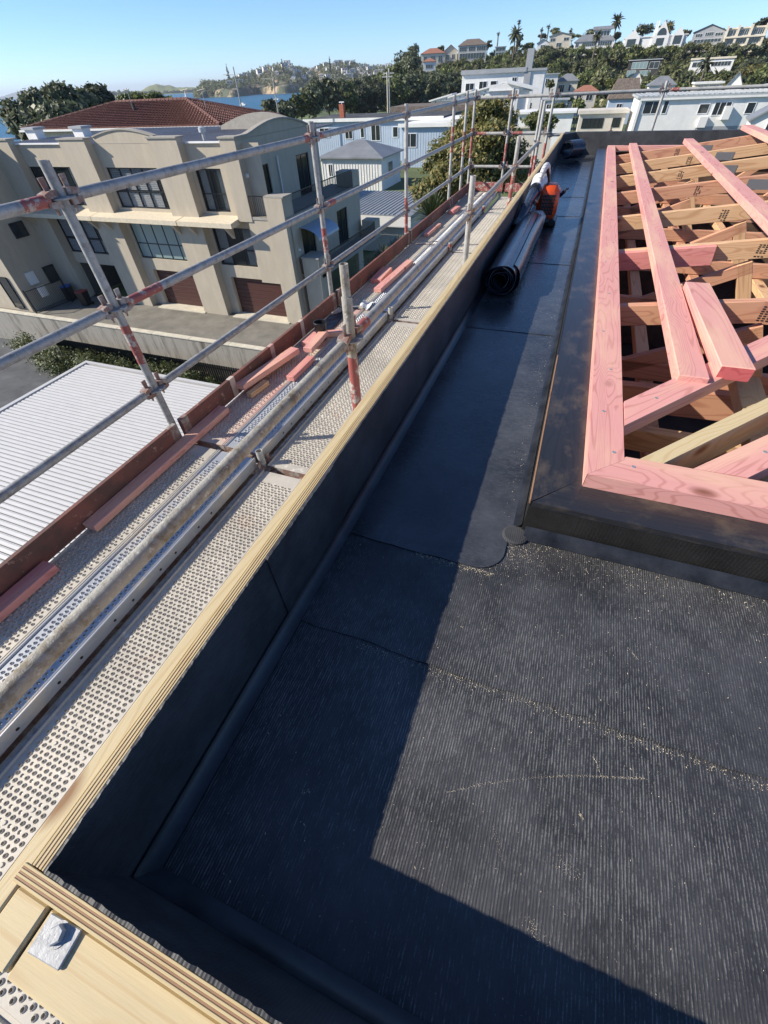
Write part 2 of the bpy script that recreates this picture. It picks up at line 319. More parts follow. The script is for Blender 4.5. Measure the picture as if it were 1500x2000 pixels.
    def mesh(s, name, smooth=False, sharp=0.6):
        me = bpy.data.meshes.new(name); me.from_pydata(s.v, [], s.f); me.update()
        if smooth:
            me.polygons.foreach_set('use_smooth', [True]*len(me.polygons)); me.set_sharp_from_angle(angle=sharp)
        return me
def frame(p0, p1, up=(0, 0, 1)):
    x = (Vector(p1)-Vector(p0)).normalized(); u = Vector(up); y = u.cross(x).normalized(); z = x.cross(y)
    M = Matrix((x, y, z)).transposed().to_4x4(); M.translation = Vector(p0); return M

def props(o, label=None, cat=None, group=None, kind=None):
    if label: o['label'] = label
    if cat: o['category'] = cat
    if group: o['group'] = group
    if kind: o['kind'] = kind
    return o
def thing(name, label, cat, loc=(0, 0, 0), group=None):
    o = bpy.data.objects.new(name, None); COL.objects.link(o); o.empty_display_size = 0.2
    o.location = Vector(loc)+Vector((0, 0, ZC)); o['raw'] = tuple(loc); del o['raw']; RAW[o.name] = Vector(loc)
    return props(o, label, cat, group)
RAW = {}
def put(name, mb, mat, parent=None, label=None, cat=None, group=None, kind=None, smooth=False, sharp=0.6, origin=None):
    """vertices are written in camera-height coordinates; the object's origin goes to its parent's base (or to `origin`)"""
    base = RAW[parent.name] if parent is not None and parent.name in RAW else None
    top = base is None
    if top: base = Vector(origin) if origin is not None else Vector((0, 0, 0))
    m2 = MB(); m2.v = [(p[0]-base.x, p[1]-base.y, p[2]-base.z) for p in mb.v]; m2.f = mb.f
    me = m2.mesh(name, smooth, sharp); me.materials.append(mat)
    o = bpy.data.objects.new(name, me); COL.objects.link(o)
    if parent is not None: o.parent = parent; RAW[o.name] = base
    else: o.location = base+Vector((0, 0, ZC)); RAW[o.name] = base
    return props(o, label, cat, group, kind)
def link_mesh(name, me, parent=None, M=None, label=None, cat=None, group=None):
    o = bpy.data.objects.new(name, me); COL.objects.link(o)
    M = M or Matrix.Identity(4)
    if parent is not None:
        o.parent = parent; M = Matrix.Translation(-RAW[parent.name])@M if parent.name in RAW else M; o.matrix_local = M
    else: o.matrix_world = Matrix.Translation((0, 0, ZC))@M
    return props(o, label, cat, group)
def copy_tree(o, parent=None):
    c = o.copy(); COL.objects.link(c); c.parent = parent
    for ch in list(o.children): copy_tree(ch, c)
    return c
_BC = {}
def board(name, p0, p1, wd, th, mat, label=None, cat=None, group=None, parent=None, up=(0, 0, 1), bev=0.0025):
    """a sawn timber with its own length axis; p0, p1 run along the middle of its top face"""
    p0 = Vector(p0); p1 = Vector(p1); L = (p1-p0).length; key = (round(L, 3), wd, th, mat.name, bev)
    if key not in _BC:
        mb = MB().box(0, L, -wd/2, wd/2, -th, 0, bev); me = mb.mesh(name); me.materials.append(mat); _BC[key] = me
    return link_mesh(name, _BC[key], parent, frame(p0, p1, up), label, cat, group)

# ================================================================== THE SETTING
SEA = -17.0; LOW = -13.2; UP = -11.0
put('sea', MB().quad((-18000, -1500, SEA), (18000, -1500, SEA), (18000, 18000, SEA), (-18000, 18000, SEA)), water, kind='structure')
put('ground', MB().quad((-90, -60, LOW), (60, -60, LOW), (60, 19.8, LOW), (-90, 19.8, LOW)), yard, kind='structure')
ug = MB(); cst = [(-400, -60), (-90, -60), (-90, 19.76), (60, 19.76), (60, -60), (500, -60), (500, 420), (-60, 420), (-150, 262), (-185, 215), (-150, 150), (-105, 95), (-260, 80), (-400, 60)]
ug.add([(x, y, UP-0.03) for x, y in cst]+[(x, y, SEA-1) for x, y in cst], [tuple(range(len(cst)))]+[(i, (i+1) % len(cst), len(cst)+(i+1) % len(cst), len(cst)+i) for i in range(len(cst))])
put('terrace_ground', ug, grass, kind='structure')
put('driveway', MB().quad((-60, 19.9, UP), (-10, 19.9, UP), (-10, 24.6, UP), (-60, 24.6, UP)), asphalt, kind='structure')

# ================================================================== THE ROOF UNDER CONSTRUCTION
zm, zt = -0.93, -0.68
H = thing('house_under_construction', 'black membrane flat roof and gutter with plywood parapets on the building being reroofed', 'building', (2, 4, LOW))
wl = MB(); wl.box(-0.492, -0.442, -0.16, 8.92, LOW, -1.02); wl.box(-0.44, 6, -0.205, -0.142, LOW, -1.02);
put('inner_wall', MB().box(5.95, 6, -0.14, 8.9, LOW, -1.0).box(-0.44, 5.949, 8.9, 8.95, LOW, -1.0).box(0.29, 5.9, 8.2, 8.25, -3.4, -0.83), plain('void_shade_wall', (0.10, 0.06, 0.04), 0.9, var=0.4, scale=3), H)  # dark wall colour paints in the shade of the roof voids
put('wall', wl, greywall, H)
put('interior_floor', MB().box(0.3, 5.9, 1.1, 8.2, -3.5, -3.4), plain('void_shade_floor', (0.035, 0.028, 0.022), 0.9, var=0.5, scale=2.5), H)  # floor darkened so the voids between trusses look shaded
# parapet facing the scaffold: framing timber, then a sheet of plywood seen on edge, veneer by veneer
board('parapet_timber', (-0.4735, -0.222, zt-0.002), (-0.4735, 8.9, zt-0.002), 0.027, 0.14, yellow, parent=H)
ply = thing_ply = put('plywood_sheet', MB().box(-0.4595, -0.4405, -0.138, 8.88, -1.05, zt-0.012), veneer_d, H)
for i, (a, b) in enumerate(((0, 3.6), (3.6, 5.6), (5.6, 9.0), (9.0, 11.0), (11.0, 14.4), (14.4, 16.2), (16.2, 18.8))):
    dark = i % 2 == 1
    board('veneer', (-0.4595+(a+b)/2000, -0.139, zt-(0.0009 if dark else 0.0)), (-0.4595+(a+b)/2000, 8.885, zt-(0.0009 if dark else 0.0)), (b-a)/1000, 0.011, veneer_d if dark else veneer_l, parent=ply, bev=0.0004)
board('parapet_timber', (-0.4595, -0.1905, zt-0.003), (-0.4075, -0.1905, zt-0.003), 0.060, 0.2, yellow, parent=H)
board('near_beam', (-0.4045, -0.192, zt-0.007), (1.6, -0.192, zt-0.007), 0.062, 0.2, yellow, parent=H)
ply2 = put('plywood_sheet', MB().box(-0.4385, 1.6, -0.1595, -0.1405, -1.05, zt-0.012), veneer_d, H)
for i, (a, b) in enumerate(((0, 3.2), (3.2, 5.9), (5.9, 8.6), (8.6, 11.0), (11.0, 13.6), (13.6, 16.0), (16.0, 18.8))):
    dark = i % 2 == 1
    board('veneer', (-0.471, -0.1595+(a+b)/2000, zt-(0.0009 if dark else 0.0)), (1.6, -0.1595+(a+b)/2000, zt-(0.0009 if dark else 0.0)), (b-a)/1000, 0.011, veneer_d if dark else veneer_l, parent=ply2, bev=0.0004)
def upturn(name, p0, p1, nrm, th, top, mat, seg=90, jag=0.0016, base=zm):
    """membrane turned up a parapet, its cut top edge uneven"""
    p0 = Vector(p0); p1 = Vector(p1); n = Vector(nrm); mb = MB(); vs = []; fs = []
    for i in range(seg+1):
        p = p0.lerp(p1, i/seg); j = random.uniform(-jag, jag*0.6); k = random.uniform(-0.0006, 0.0010)
        vs += [(p.x, p.y, top+j), (p.x+n.x*(th+k), p.y+n.y*(th+k), top+j), (p.x+n.x*th, p.y+n.y*th, top-0.03), (p.x+n.x*th, p.y+n.y*th, base)]
    for i in range(seg):
        o = i*4; fs += [(o+k, o+k+1, o+5+k, o+4+k) for k in range(3)]
    mb.add(vs, fs); mb.quad(*[Vector(vs[k]) for k in range(4)], Vector((p0.x, p0.y, base)))
    return put(name, mb, mat, H)
upturn('membrane_upturn', (-0.4400, -0.139, 0), (-0.4400, 0.40, 0), (1, 0), 0.004, zt+0.001, mem_w)
upturn('membrane_upturn', (-0.4400, 0.385, 0), (-0.4400, 0.705, 0), (1, 0), 0.008, zt+0.001, mem_w, 40)
upturn('membrane_upturn', (-0.4400, 0.692, 0), (-0.4400, 8.86, 0), (1, 0), 0.0055, zt+0.0015, mem_w, 420)
upturn('membrane_upturn', (-0.4385, -0.1400, 0), (1.6, -0.1400, 0), (0, 1), 0.004, zt+0.001, mem_w, 240)
# far parapet wrapped in membrane, with the chamfered corner
fp = MB(); fp.prism([(-0.435, 8.30), (-0.435, 8.55), (-0.28, 8.80), (5.9, 8.80), (5.9, 8.89), (-0.4395, 8.89), (-0.4395, 8.30)], lambda x, y: (x, y, zm-0.05), lambda x, y: (x, y, zt+0.012))
put('far_parapet', fp, mem_w, H)
def cove(p0, p1, a, b, hgt=0.026, wd=0.027):
    """a triangular fillet, rounded, where membrane meets an upstand: a = into the roof"""
    p0 = Vector(p0); p1 = Vector(p1); a = Vector(a); mb = MB(); n = 5; vs = []
    for p in (p0, p1):
        for i in range(n+1):
            t = i/n; q = p+a*(wd*(t**1.35)); vs.append((q.x, q.y, zm+0.009+hgt*((1-t)**1.35)))
    mb.add(vs, [(i, i+1, n+2+i, n+1+i) for i in range(n)]); o = put('membrane_cove', mb, cove_m, H, smooth=True, sharp=2); return o
cove((-0.431, -0.134, 0), (-0.431, 8.6, 0), (1, 0, 0), 0)
cove((-0.43, -0.1355, 0), (1.6, -0.1355, 0), (0, 1, 0), 0, 0.024, 0.026)
cove((0.064, 0.868, 0), (0.064, 8.28, 0), (-1, 0, 0), 0, 0.022, 0.022)
cove((0.075, 0.8605, 0), (3.9, 0.8605, 0), (0, -1, 0), 0, 0.024, 0.034)
# lapped membrane sheets
def sheet(name, poly, z, mat): 
    mb = MB(); mb.prism(poly, lambda x, y: (x, y, z-0.05), lambda x, y: (x, y, z)); return put(name, mb, mat, H)
sheet('membrane_sheet', [(-0.437, -0.138), (4, -0.138), (4, 0.42), (-0.437, 0.42)], zm, mem_y)
e = [(-0.4365+i*0.037, 0.392+random.uniform(-0.004, 0.004)) for i in range(120)]
sheet('membrane_sheet', e+[(4, 0.392), (4, 0.875), (-0.4365, 0.875)], zm+0.004, mem_y)
arc = [(0.02-0.06+0.075*math.sin(t), 0.765-0.075*math.cos(t)) for t in [i*math.pi/2/8 for i in range(9)]]
e = [(-0.436+i*0.033, 0.69+random.uniform(-0.003, 0.003)) for i in range(11)]
sheet('membrane_sheet', e+arc+[(0.036, 0.83), (0.0655, 0.87), (0.0655, 8.8), (-0.436, 8.8)], zm+0.008, mem_x)
sheet('membrane_sheet', [(0.0655, 8.27), (5.9, 8.27), (5.9, 8.81), (0.0655, 8.81)], zm+0.006, mem_x)
for Y in (2.2, 3.35, 4.75, 5.6):
    sheet('membrane_lap', [(-0.4355, Y), (0.066, Y+0.01), (0.066, Y+0.05), (-0.4355, Y+0.045)], zm+0.0105, mem_x)
pt = MB(); pt.lathe([(0.0005, 0.002), (0.030, 0.002), (0.036, 0.0), (0.037, -0.01)], (0.052, 0.838, zm+0.011), n=22); put('corner_patch', pt, mem_w, H)
# upstand round the truss roof
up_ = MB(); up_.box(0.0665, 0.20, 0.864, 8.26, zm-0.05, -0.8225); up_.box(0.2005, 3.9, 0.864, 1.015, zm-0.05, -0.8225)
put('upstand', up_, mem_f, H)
b1 = MB(); b1.prism([(0.0, 0.068), (7.40, 0.068), (7.40, -0.070), (0.150, -0.070)], lambda x, y: (x, y, -0.018), lambda x, y: (x, y, 0))
me = b1.mesh('kerb_board'); me.materials.append(blackply); link_mesh('kerb_board', me, H, frame((0.1365, 0.8645, -0.803), (0.1365, 8.2, -0.803)))
b2 = MB(); b2.prism([(0.0025, -0.077), (3.83, -0.077), (3.83, 0.077), (0.1395, 0.077)], lambda x, y: (x, y, -0.018), lambda x, y: (x, y, 0))
me = b2.mesh('kerb_board'); me.materials.append(blackply); link_mesh('kerb_board', me, H, frame((0.0685, 0.9395, -0.8032), (3.9, 0.9395, -0.8032)))
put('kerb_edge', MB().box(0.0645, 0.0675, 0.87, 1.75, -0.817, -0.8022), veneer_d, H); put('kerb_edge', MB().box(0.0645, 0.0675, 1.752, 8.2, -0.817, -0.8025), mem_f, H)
put('kerb_wall', MB().box(0.2055, 0.283, 1.02, 8.2, -3.4, -0.805).box(0.284, 3.9, 1.018, 1.075, -3.4, -0.805), tan2, H)
# sawdust and wood crumbs
N = 4200; vs = []; fs = []
def crumb(x, y, z, s):
    a = random.uniform(0, 6.28); c, d = math.cos(a), math.sin(a); l = s*random.uniform(0.6, 2.2); w_ = s*random.uniform(0.4, 0.9); h = s*random.uniform(0.3, 0.8); o = len(vs)
    vs.extend([(x+c*l, y+d*l, z), (x-d*w_, y+c*w_, z), (x-c*l, y-d*l, z), (x+d*w_, y-c*w_, z), (x, y, z+h)]); fs.extend([(o, o+1, o+4), (o+1, o+2, o+4), (o+2, o+3, o+4), (o+3, o, o+4)])
for i in range(N):
    k = random.random(); s = random.choice([0.0004, 0.0005, 0.0006, 0.0007, 0.0012])
    if k < 0.22: x = random.uniform(-0.25, 1.0); y = 0.388-abs(random.gauss(0, 0.01)); z = zm+0.0005
    elif k < 0.34: x = random.uniform(-0.2, 0.02); y = 0.688-abs(random.gauss(0, 0.008)); z = zm+0.0045
    elif k < 0.52: x = random.gauss(0.06, 0.05); y = random.gauss(0.79, 0.05); z = zm+(0.0045 if y < 0.875 else 0.0085); 
    elif k < 0.72: x = random.uniform(0.05, 0.8); y = 0.83-abs(random.gauss(0, 0.06)); z = zm+0.0045
    elif k < 0.8: x = 0.033-abs(random.gauss(0, 0.02)); y = random.uniform(0.9, 3.2); z = zm+0.0085
    else: x = random.uniform(-0.38, 1.0); y = random.uniform(-0.1, 0.85); z = zm+(0.0005 if y < 0.388 else 0.0045)
    if -0.4 < x < 1.2 and -0.12 < y < 0.86 or k > 0.72: crumb(x, y, z+0.0004, s)
def scuff(pts, n, wd, s):
    P = [onz(x, y, zm+0.0012) for x, y in pts]
    for i in range(n):
        t = random.random()*(len(P)-1); k = min(int(t), len(P)-2); q = P[k].lerp(P[k+1], t-k); crumb(q.x+random.gauss(0, wd), q.y+random.gauss(0, wd), q.z+(0.004 if q.y > 0.388 else 0), s*random.uniform(.6, 1.3))
scuff([(870, 1548), (950, 1530), (1050, 1518), (1130, 1515), (1200, 1518), (1262, 1521)], 420, 0.0012, 0.00045)
scuff([(1158, 1478), (1166, 1490), (1174, 1516)], 60, 0.0006, 0.0005); scuff([(1132, 1588), (1140, 1602)], 40, 0.0012, 0.0006); scuff([(1035, 1800), (1060, 1840)], 70, 0.006, 0.0005); scuff([(1090, 1680), (1130, 1705)], 90, 0.008, 0.0004)
scuff([(965, 1620), (985, 1690)], 70, 0.003, 0.0004); scuff([(1040, 1420), (1180, 1400), (1300, 1500)], 80, 0.02, 0.0004); scuff([(1225, 1265), (1245, 1290)], 40, 0.001, 0.0005); scuff([(590, 1550), (606, 1542)], 30, 0.002, 0.0006); scuff([(940, 1230), (1160, 1270), (1400, 1300)], 160, 0.03, 0.0005)
sd = MB(); sd.v = vs; sd.f = fs; put('sawdust', sd, sawdust, label='pale sawdust and wood crumbs scattered on the black membrane', cat='sawdust', kind='stuff')

# bolted washer plate on the near beam
wp = thing('washer_plate', 'square zinc washer plate and hex bolt on the yellow beam', 'bolt', (-0.374, -0.179, zt-0.007))
M_ = Matrix.Translation((-0.374, -0.1795, zt-0.0065))@Matrix.Rotation(R(3), 4, 'Z')
t = MB().box(-0.024, 0.024, -0.0175, 0.0175, 0, 0.004, 0.0012); t.v = [M_@Vector(v) for v in t.v]; put('plate', t, zinc, wp)
t = MB(); t.lathe([(0.0005, 0.0046), (0.0118, 0.0046), (0.0118, 0.0050), (0.0096, 0.0050), (0.0096, 0.0105), (0.008, 0.0115), (0.0005, 0.0115)], (-0.374, -0.174, zt-0.0065), n=6); put('bolt_head', t, zinc, wp)
t = MB(); t.lathe([(0.0125, 0.0041), (0.0125, 0.0052), (0.009, 0.0052)], (-0.374, -0.174, zt-0.0065), n=20); put('washer', t, zinc, wp)

# ---- pink plates, trusses, purlins
def mitred(name, p0, p1, wd, th, cut0, mat, label, cat, group=None, screws=()):
    p0 = Vector(p0); p1 = Vector(p1); L = (p1-p0).length; h = wd/2
    mb = MB().prism([(max(0, cut0), h), (max(0, -cut0), -h), (L, -h), (L, h)], lambda x, y: (x, y, -th), lambda x, y: (x, y, 0))
    me = mb.mesh(name); me.materials.append(mat); o = link_mesh(name, me, None, frame(p0, p1), label, cat, group)
    for (sx, sy) in screws:
        s = MB(); s.lathe([(0.0002, 0.0004), (0.0045, 0.0012), (0.0058, 0.0006), (0.0062, -0.003)], (sx, sy, 0), n=10)
        ms = s.mesh('screw_head'); ms.materials.append(screwm); q = bpy.data.objects.new('screw_head', ms); COL.objects.link(q); q.parent = o
    return o
PZ = -0.757
mitred('top_plate', (0.2400, 0.968, PZ), (0.2400, 8.16, PZ), 0.094, 0.045, -0.094, pink, 'long pink pine plate beside the black kerb along the gutter', 'timber', screws=[(0.12, -0.02), (0.33, 0.01), (0.62, -0.01), (0.95, 0.02), (1.4, 0.0), (1.9, 0.02), (2.3, -0.02), (2.7, 0.0), (3.3, 0.01), (4.1, -0.01)])
mitred('top_plate', (0.1945, 1.0235, PZ-0.0005), (3.8, 1.0235, PZ-0.0005), 0.11, 0.045, 0.098, pink, 'pink pine plate mitred across the front of the truss roof', 'timber', screws=[(0.115, 0.015), (0.44, -0.03), (0.46, 0.02)])
mitred('top_plate', (0.29, 8.105, PZ-0.0005), (3.8, 8.105, PZ-0.0005), 0.11, 0.045, 0.0, pink, 'pink pine plate closing the far end of the truss roof', 'timber')
PIT = 0.132
def chord_z(x): return -0.797+PIT*(x-0.295)
TY = [2.35, 3.27, 4.17, 5.10, 5.95, 6.75, 7.50]
TORD = ['first', 'second', 'third', 'fourth', 'fifth', 'sixth', 'seventh']
for i, y in enumerate(TY):
    pk = i == 1
    T = thing('roof_truss', 'pine roof truss with a pink packer nailed to its top chord' if pk else f'{TORD[i]} bare pine roof truss back from the pink front plate', 'truss', (0.3, y, -1.14), None if pk else 'bare pine roof trusses')
    x1 = 3.5; tm = tan if i % 3 else tan2
    board('top_chord', (0.2905, y, chord_z(0.2905)), (x1, y, chord_z(x1)), 0.042, 0.094, tm, parent=T)
    board('bottom_chord', (0.2905, y, -1.05), (x1, y, -1.05), 0.042, 0.092, tan2, parent=T)
    for k in range(5):
        xa = 0.40+k*0.62+0.12*(i % 3); xb = xa+(0.5 if k % 2 == 0 else -0.12)
        board('web', (xa, y-0.001, -1.055), (xb, y-0.001, chord_z(xb)-0.105), 0.04, 0.07, tan if k % 2 else tan2, parent=T, up=(-0.4, 0, 1))
    for (xp, hh) in ((1.25+0.1*(i % 2), 0.05), (2.2, 0.05)):
        zc = chord_z(xp)-0.06; put('nail_plate', MB().box(xp-0.085, xp+0.085, y-0.0235, y-0.0212, zc-0.034, zc+0.034), nailpl, T)
    st = MB(); xs = 0.86+0.05*((i*7) % 4)
    for a in range(3):
        for b in range(7):
            if random.random() < 0.82:
                zz = chord_z(xs)-0.02-0.0095*b; xx = xs+a*0.017; st.quad((xx, y-0.0225, zz), (xx+0.011, y-0.0225, zz), (xx+0.011, y-0.0225, zz-0.0055), (xx, y-0.0225, zz-0.0055))
    put('ink_stamp', st, ink, T)
    if pk: board('packer', (0.2915, y-0.043, chord_z(0.29)-0.001), (0.80, y-0.043, chord_z(0.80)-0.001), 0.042, 0.1, pink2, parent=T)
for k in range(8):
    board('ceiling_batten', (0.55+0.42*k, 1.12, -1.146), (0.55+0.42*k, 8.1, -1.146), 0.07, 0.045, tan2 if k % 2 else tan, 'pine ceiling batten running under the bottom chords of the trusses', 'timber', 'ceiling battens')
def zpur(x): return chord_z(x)+0.046
board('purlin', (0.498, 1.545, zpur(0.498)), (0.498, 8.04, zpur(0.498)), 0.092, 0.045, pink, 'pink pine purlin laid over the trusses nearest the gutter plate', 'timber')
board('purlin', (1.09, 2.3, zpur(1.09)), (1.075, 7.62, zpur(1.075)), 0.10, 0.045, pink, 'second pink purlin in from the gutter laid over the trusses', 'timber')
board('purlin', (1.72, 4.6, zpur(1.72)), (1.72, 8.04, zpur(1.72)), 0.12, 0.045, pink, 'third pink purlin in from the gutter near the far plate', 'timber')
LT = board('loose_timber', (0.622, 1.60, -0.700), (0.600, 2.44, -0.702), 0.10, 0.048, pink, 'short thick pink timber with red end grain lying beside the purlin', 'timber')
eg = MB().box(-0.0012, -0.0002, -0.0475, 0.0475, -0.0455, -0.0025).mesh('end_grain'); eg.materials.append(wood('wet_pink_end_grain', (0.62, 0.13, 0.13), (0.42, 0.05, 0.06), (0.3, 0.05, 0.05), stretch=40)); q = bpy.data.objects.new('end_grain', eg); COL.objects.link(q); q.parent = LT
mitred('hip_rafter', (0.2565, 1.262, PZ+0.001), (1.7165, 3.002, PZ+0.075), 0.088, 0.05, 0.105, pink, 'pink hip rafter running diagonally up from the gutter plate', 'timber', screws=[(0.2, 0.0), (0.62, 0.01)])
mitred('jack_rafter', (0.342, 1.0655, PZ-0.004), (1.4, 2.24, PZ+0.05), 0.045, 0.11, -0.04, yellow, 'pale yellow rafter on edge running diagonally from the front plate', 'timber')
mitred('jack_rafter', (0.492, 1.0505, PZ-0.002), (1.5, 2.09, PZ+0.045), 0.09, 0.047, -0.087, pink, 'pink flat rafter running diagonally from the front plate', 'timber', screws=[(0.22, 0.0)])
board('ceiling_joist', (0.29, 1.52, -0.93), (3.2, 1.52, -0.93), 0.045, 0.09, tan, 'bare pine joist low under the hip rafter', 'timber')
board('ceiling_joist', (0.29, 1.90, -0.96), (3.2, 1.93, -0.86), 0.045, 0.12, tan2, 'reddish pine joist under the pink block', 'timber')
board('ceiling_joist', (0.72, 1.13, -0.84), (0.78, 1.9, -0.86), 0.09, 0.045, yellow, 'yellow pine noggin below the diagonal rafters', 'timber')

# ================================================================== SCAFFOLD
DZ = -1.74; RAILZ = (-0.335, -0.835, -1.335); OX = -2.30; BY = [-0.85, 1.72, 4.29, 6.86, 9.35]; BAY = 2.57
def rosette(c):
    mb = MB(); mb.lathe([(0.0245, 0.0045), (0.060, 0.0045), (0.0625, 0.002), (0.0625, -0.002), (0.060, -0.0045), (0.0245, -0.0045)], c, n=20); return mb
def standard(name, x, y, z0, z1, label, mat=galv, rz=(), red=None, group=None, spigot=False, cat='scaffold pole'):
    S = thing(name, label, cat, (x, y, z0), group)
    put('tube', MB().pipe((x, y, z0), (x, y, z1), 0.0242, 0.0205, 18), mat, S, smooth=True)
    if red: put('painted_band', MB().pipe((x, y, red[0]), (x, y, red[1]), 0.0249, 0.0243, 18), redpaint, S, smooth=True)
    if spigot: put('spigot', MB().pipe((x, y, z1-0.02), (x, y, z1+spigot), 0.0192, 0.0155, 18), crust, S, smooth=True)
    for z in rz: put('rosette', rosette((x, y, z)), galv, S, smooth=True)
    return S
REDB = {1: (-1.16, -0.93), 2: (-1.22, -1.0), 3: (-1.6, -1.18)}
ordn = ['first', 'second', 'third', 'fourth', 'fifth']
for i, y in enumerate(BY):
    if i == 0: continue
    standard('scaffold_standard', OX, y, LOW, -0.20 if i == 1 else -0.235, ['', 'galvanised outer upright beside the long pink board, red band at its middle rosette', 'galvanised outer upright beside the black rubber boot, red band below its middle rosette', 'galvanised outer upright in front of the metal roofed garage', 'galvanised outer upright beside the bronze leaved bush, next to the paired uprights'][i],
             galv if i < 3 else galv_far, RAILZ, REDB.get(i, (-0.95, -0.62)))
for k, (x, y) in enumerate(((-2.30, 10.28), (-2.30, 10.98))):
    standard('scaffold_standard', x, y, LOW, -0.22, ['galvanised upright one step before the far scaffold corner', 'galvanised upright at the far outer corner of the scaffold'][k], galv_far, RAILZ, (-1.1-0.1*k, -0.75))
def rail(p0, p1, label, group, mat=galv, ends=True, wear=None):
    """a ledger: tube, cast heads hooked over the rosettes, wedges"""
    p0 = Vector(p0); p1 = Vector(p1); d = (p1-p0).normalized(); S = thing('guard_rail', label, 'scaffold rail', tuple(p0), group)
    a = p0+d*0.075; b = p1-d*0.075
    put('tube', MB().tube(a, b, 0.0242, n=18), mat, S, smooth=True)
    if wear: put('painted_band', MB().pipe(a+d*wear[0], a+d*wear[1], 0.0249, 0.0243, 18), redpaint, S, smooth=True)
    for p, s in ((p0, 1), (p1, -1)):
        q = p+d*s*0.028; e = p+d*s*0.095; n = d.cross(Vector((0, 0, 1))).normalized(); hd = MB()
        for zz0, zz1 in ((0.0065, 0.034), (-0.034, -0.0065)):
            vs = []
            for pt, wd, hi in ((q, 0.022, 1.0), (p+d*s*0.062, 0.024, 1.0), (e, 0.0255, 0.75)):
                for sg in (-1, 1):
                    for z_ in (zz0*hi, zz1*hi): vs.append(pt+n*wd*sg+Vector((0, 0, z_)))
            fs = []
            for k in (0, 4): fs += [(k, k+4, k+5, k+1), (k+2, k+3, k+7, k+6), (k+1, k+5, k+7, k+3), (k, k+2, k+6, k+4)]
            fs += [(0, 1, 3, 2), (8, 10, 11, 9)]; hd.add(vs, fs)
        put('ledger_head', hd, rust, S)
        wq = p+d*s*0.050; wd_ = MB(); up = Vector((0, 0, 1))
        pr = [(-0.004, -0.062), (0.006, -0.062), (0.022, 0.082), (-0.010, 0.082)]
        vs = [wq+d*s*x+up*z_+n*t_ for t_ in (-0.003, 0.003) for x, z_ in pr]
        wd_.add(vs, [(0, 1, 2, 3), (7, 6, 5, 4)]+[(i, (i+1) % 4, 4+(i+1) % 4, 4+i) for i in range(4)]); put('wedge', wd_, rust, S)
    return S
rowname = ['top', 'middle', 'bottom']; ys = BY+[10.28, 10.98]
for r_, z in enumerate(RAILZ):
    for i in range(len(ys)-1):
        rail((OX, ys[i], z), (OX, ys[i+1], z), f'{rowname[r_]} outer guard rail '+['running past the longest pink board', 'between the two red banded uprights', 'from the rubber boot upright to the garage', 'in front of the bronze bush and blue houses', 'in the short bay before the far corner', 'in the last narrow bay at the far corner'][i], f'outer guard rails, {rowname[r_]} row', galv if i < 3 else galv_far,
             wear={(1, 1): (0.0, 0.28), (0, 0): (2.28, 2.42), (2, 0): (0.0, 0.1), (2, 1): (0.0, 0.22), (1, 0): (2.32, 2.42)}.get((i, r_)))
# far end return rails and posts
for k, (x, zb) in enumerate(((-1.60, DZ-0.1), (-0.86, DZ-0.1), (0.95, -1.1), (3.4, -1.1))):
    standard('scaffold_standard', x, 10.98 if k < 2 else 11.4, LOW, (-0.22 if k != 1 else -0.3), ['galvanised upright halfway along the far end rail of the scaffold', 'galvanised upright with red foot behind the far gutter corner', 'leaning galvanised upright in front of the white two storey house', 'galvanised upright beyond the far plate to the right'][k], galv_far, RAILZ if k < 2 else (-0.335,), (-1.25, -0.98))
for r_, z in enumerate(RAILZ):
    for a, b in (((OX, 10.98), (-1.60, 10.98)), ((-1.60, 10.98), (-0.86, 10.98))):
        rail((a[0], a[1], z), (b[0], b[1], z), f'{rowname[r_]} rail across the far scaffold end, '+('outer half' if a[0] == OX else 'half nearest the parapet'), f'far end rails, {rowname[r_]} row', galv_far, wear=(0.0, 0.2) if r_ == 1 else None)
rail((-0.86, 11.0, -0.333), (0.95, 11.4, -0.333), 'pale galvanised top rail running behind the far parapet to the leaning upright', None, galv_far)
rail((0.95, 11.4, -0.333), (3.4, 11.4, -0.333), 'pale galvanised top rail in front of the white two storey house', None, galv_far, wear=(0.0, 0.15))
rail((-0.86, 11.0, -0.87), (0.3, 11.3, -0.87), 'pale galvanised lower rail ending behind the far gutter corner', None, galv_far, wear=(0.2, 0.3))
# inner uprights beside the parapet with the thick cement-crusted hand rail
IX = -0.862; IZ = -0.842
standard('inner_standard', IX, 1.745, -1.95, -0.66, 'short crusted upright with red base beside the parapet, spigot on top', crust, (IZ-0.0,), (-1.42, -0.93), spigot=0.13)
standard('inner_standard', IX, 4.30, -1.95, -0.58, 'short grey upright beside the parapet without red paint', galv_far, (IZ,), spigot=0.0)
standard('inner_standard', IX, 6.87, -1.95, -0.55, 'short upright with red lower half beside the parapet near the blower', galv_far, (IZ,), (-1.7, -0.92), spigot=0.0)
standard('inner_standard', IX, 9.44, -1.95, -0.35, 'short upright with bright red base beyond the second membrane roll', galv_far, (IZ,), (-1.6, -1.0))
standard('inner_standard', IX-0.09, 9.9, -1.95, -0.35, 'short upright with pink red base beside the far parapet corner', galv_far, (IZ,), (-1.6, -1.05))
for i, (a, b) in enumerate(((-0.82, 1.745), (1.745, 4.30), (4.30, 6.87), (6.87, 9.44))):
    rail((IX, a, IZ), (IX, b, IZ), ['thick cement crusted hand rail closest to the parapet corner bolt', 'cement stained hand rail with red end beside the parapet', 'clean grey hand rail beside the parapet near the membrane roll', 'clean grey hand rail beside the parapet beyond the blower'][i], None, crust if i == 0 else galv, wear=(0.0, 0.12) if i == 1 else None)
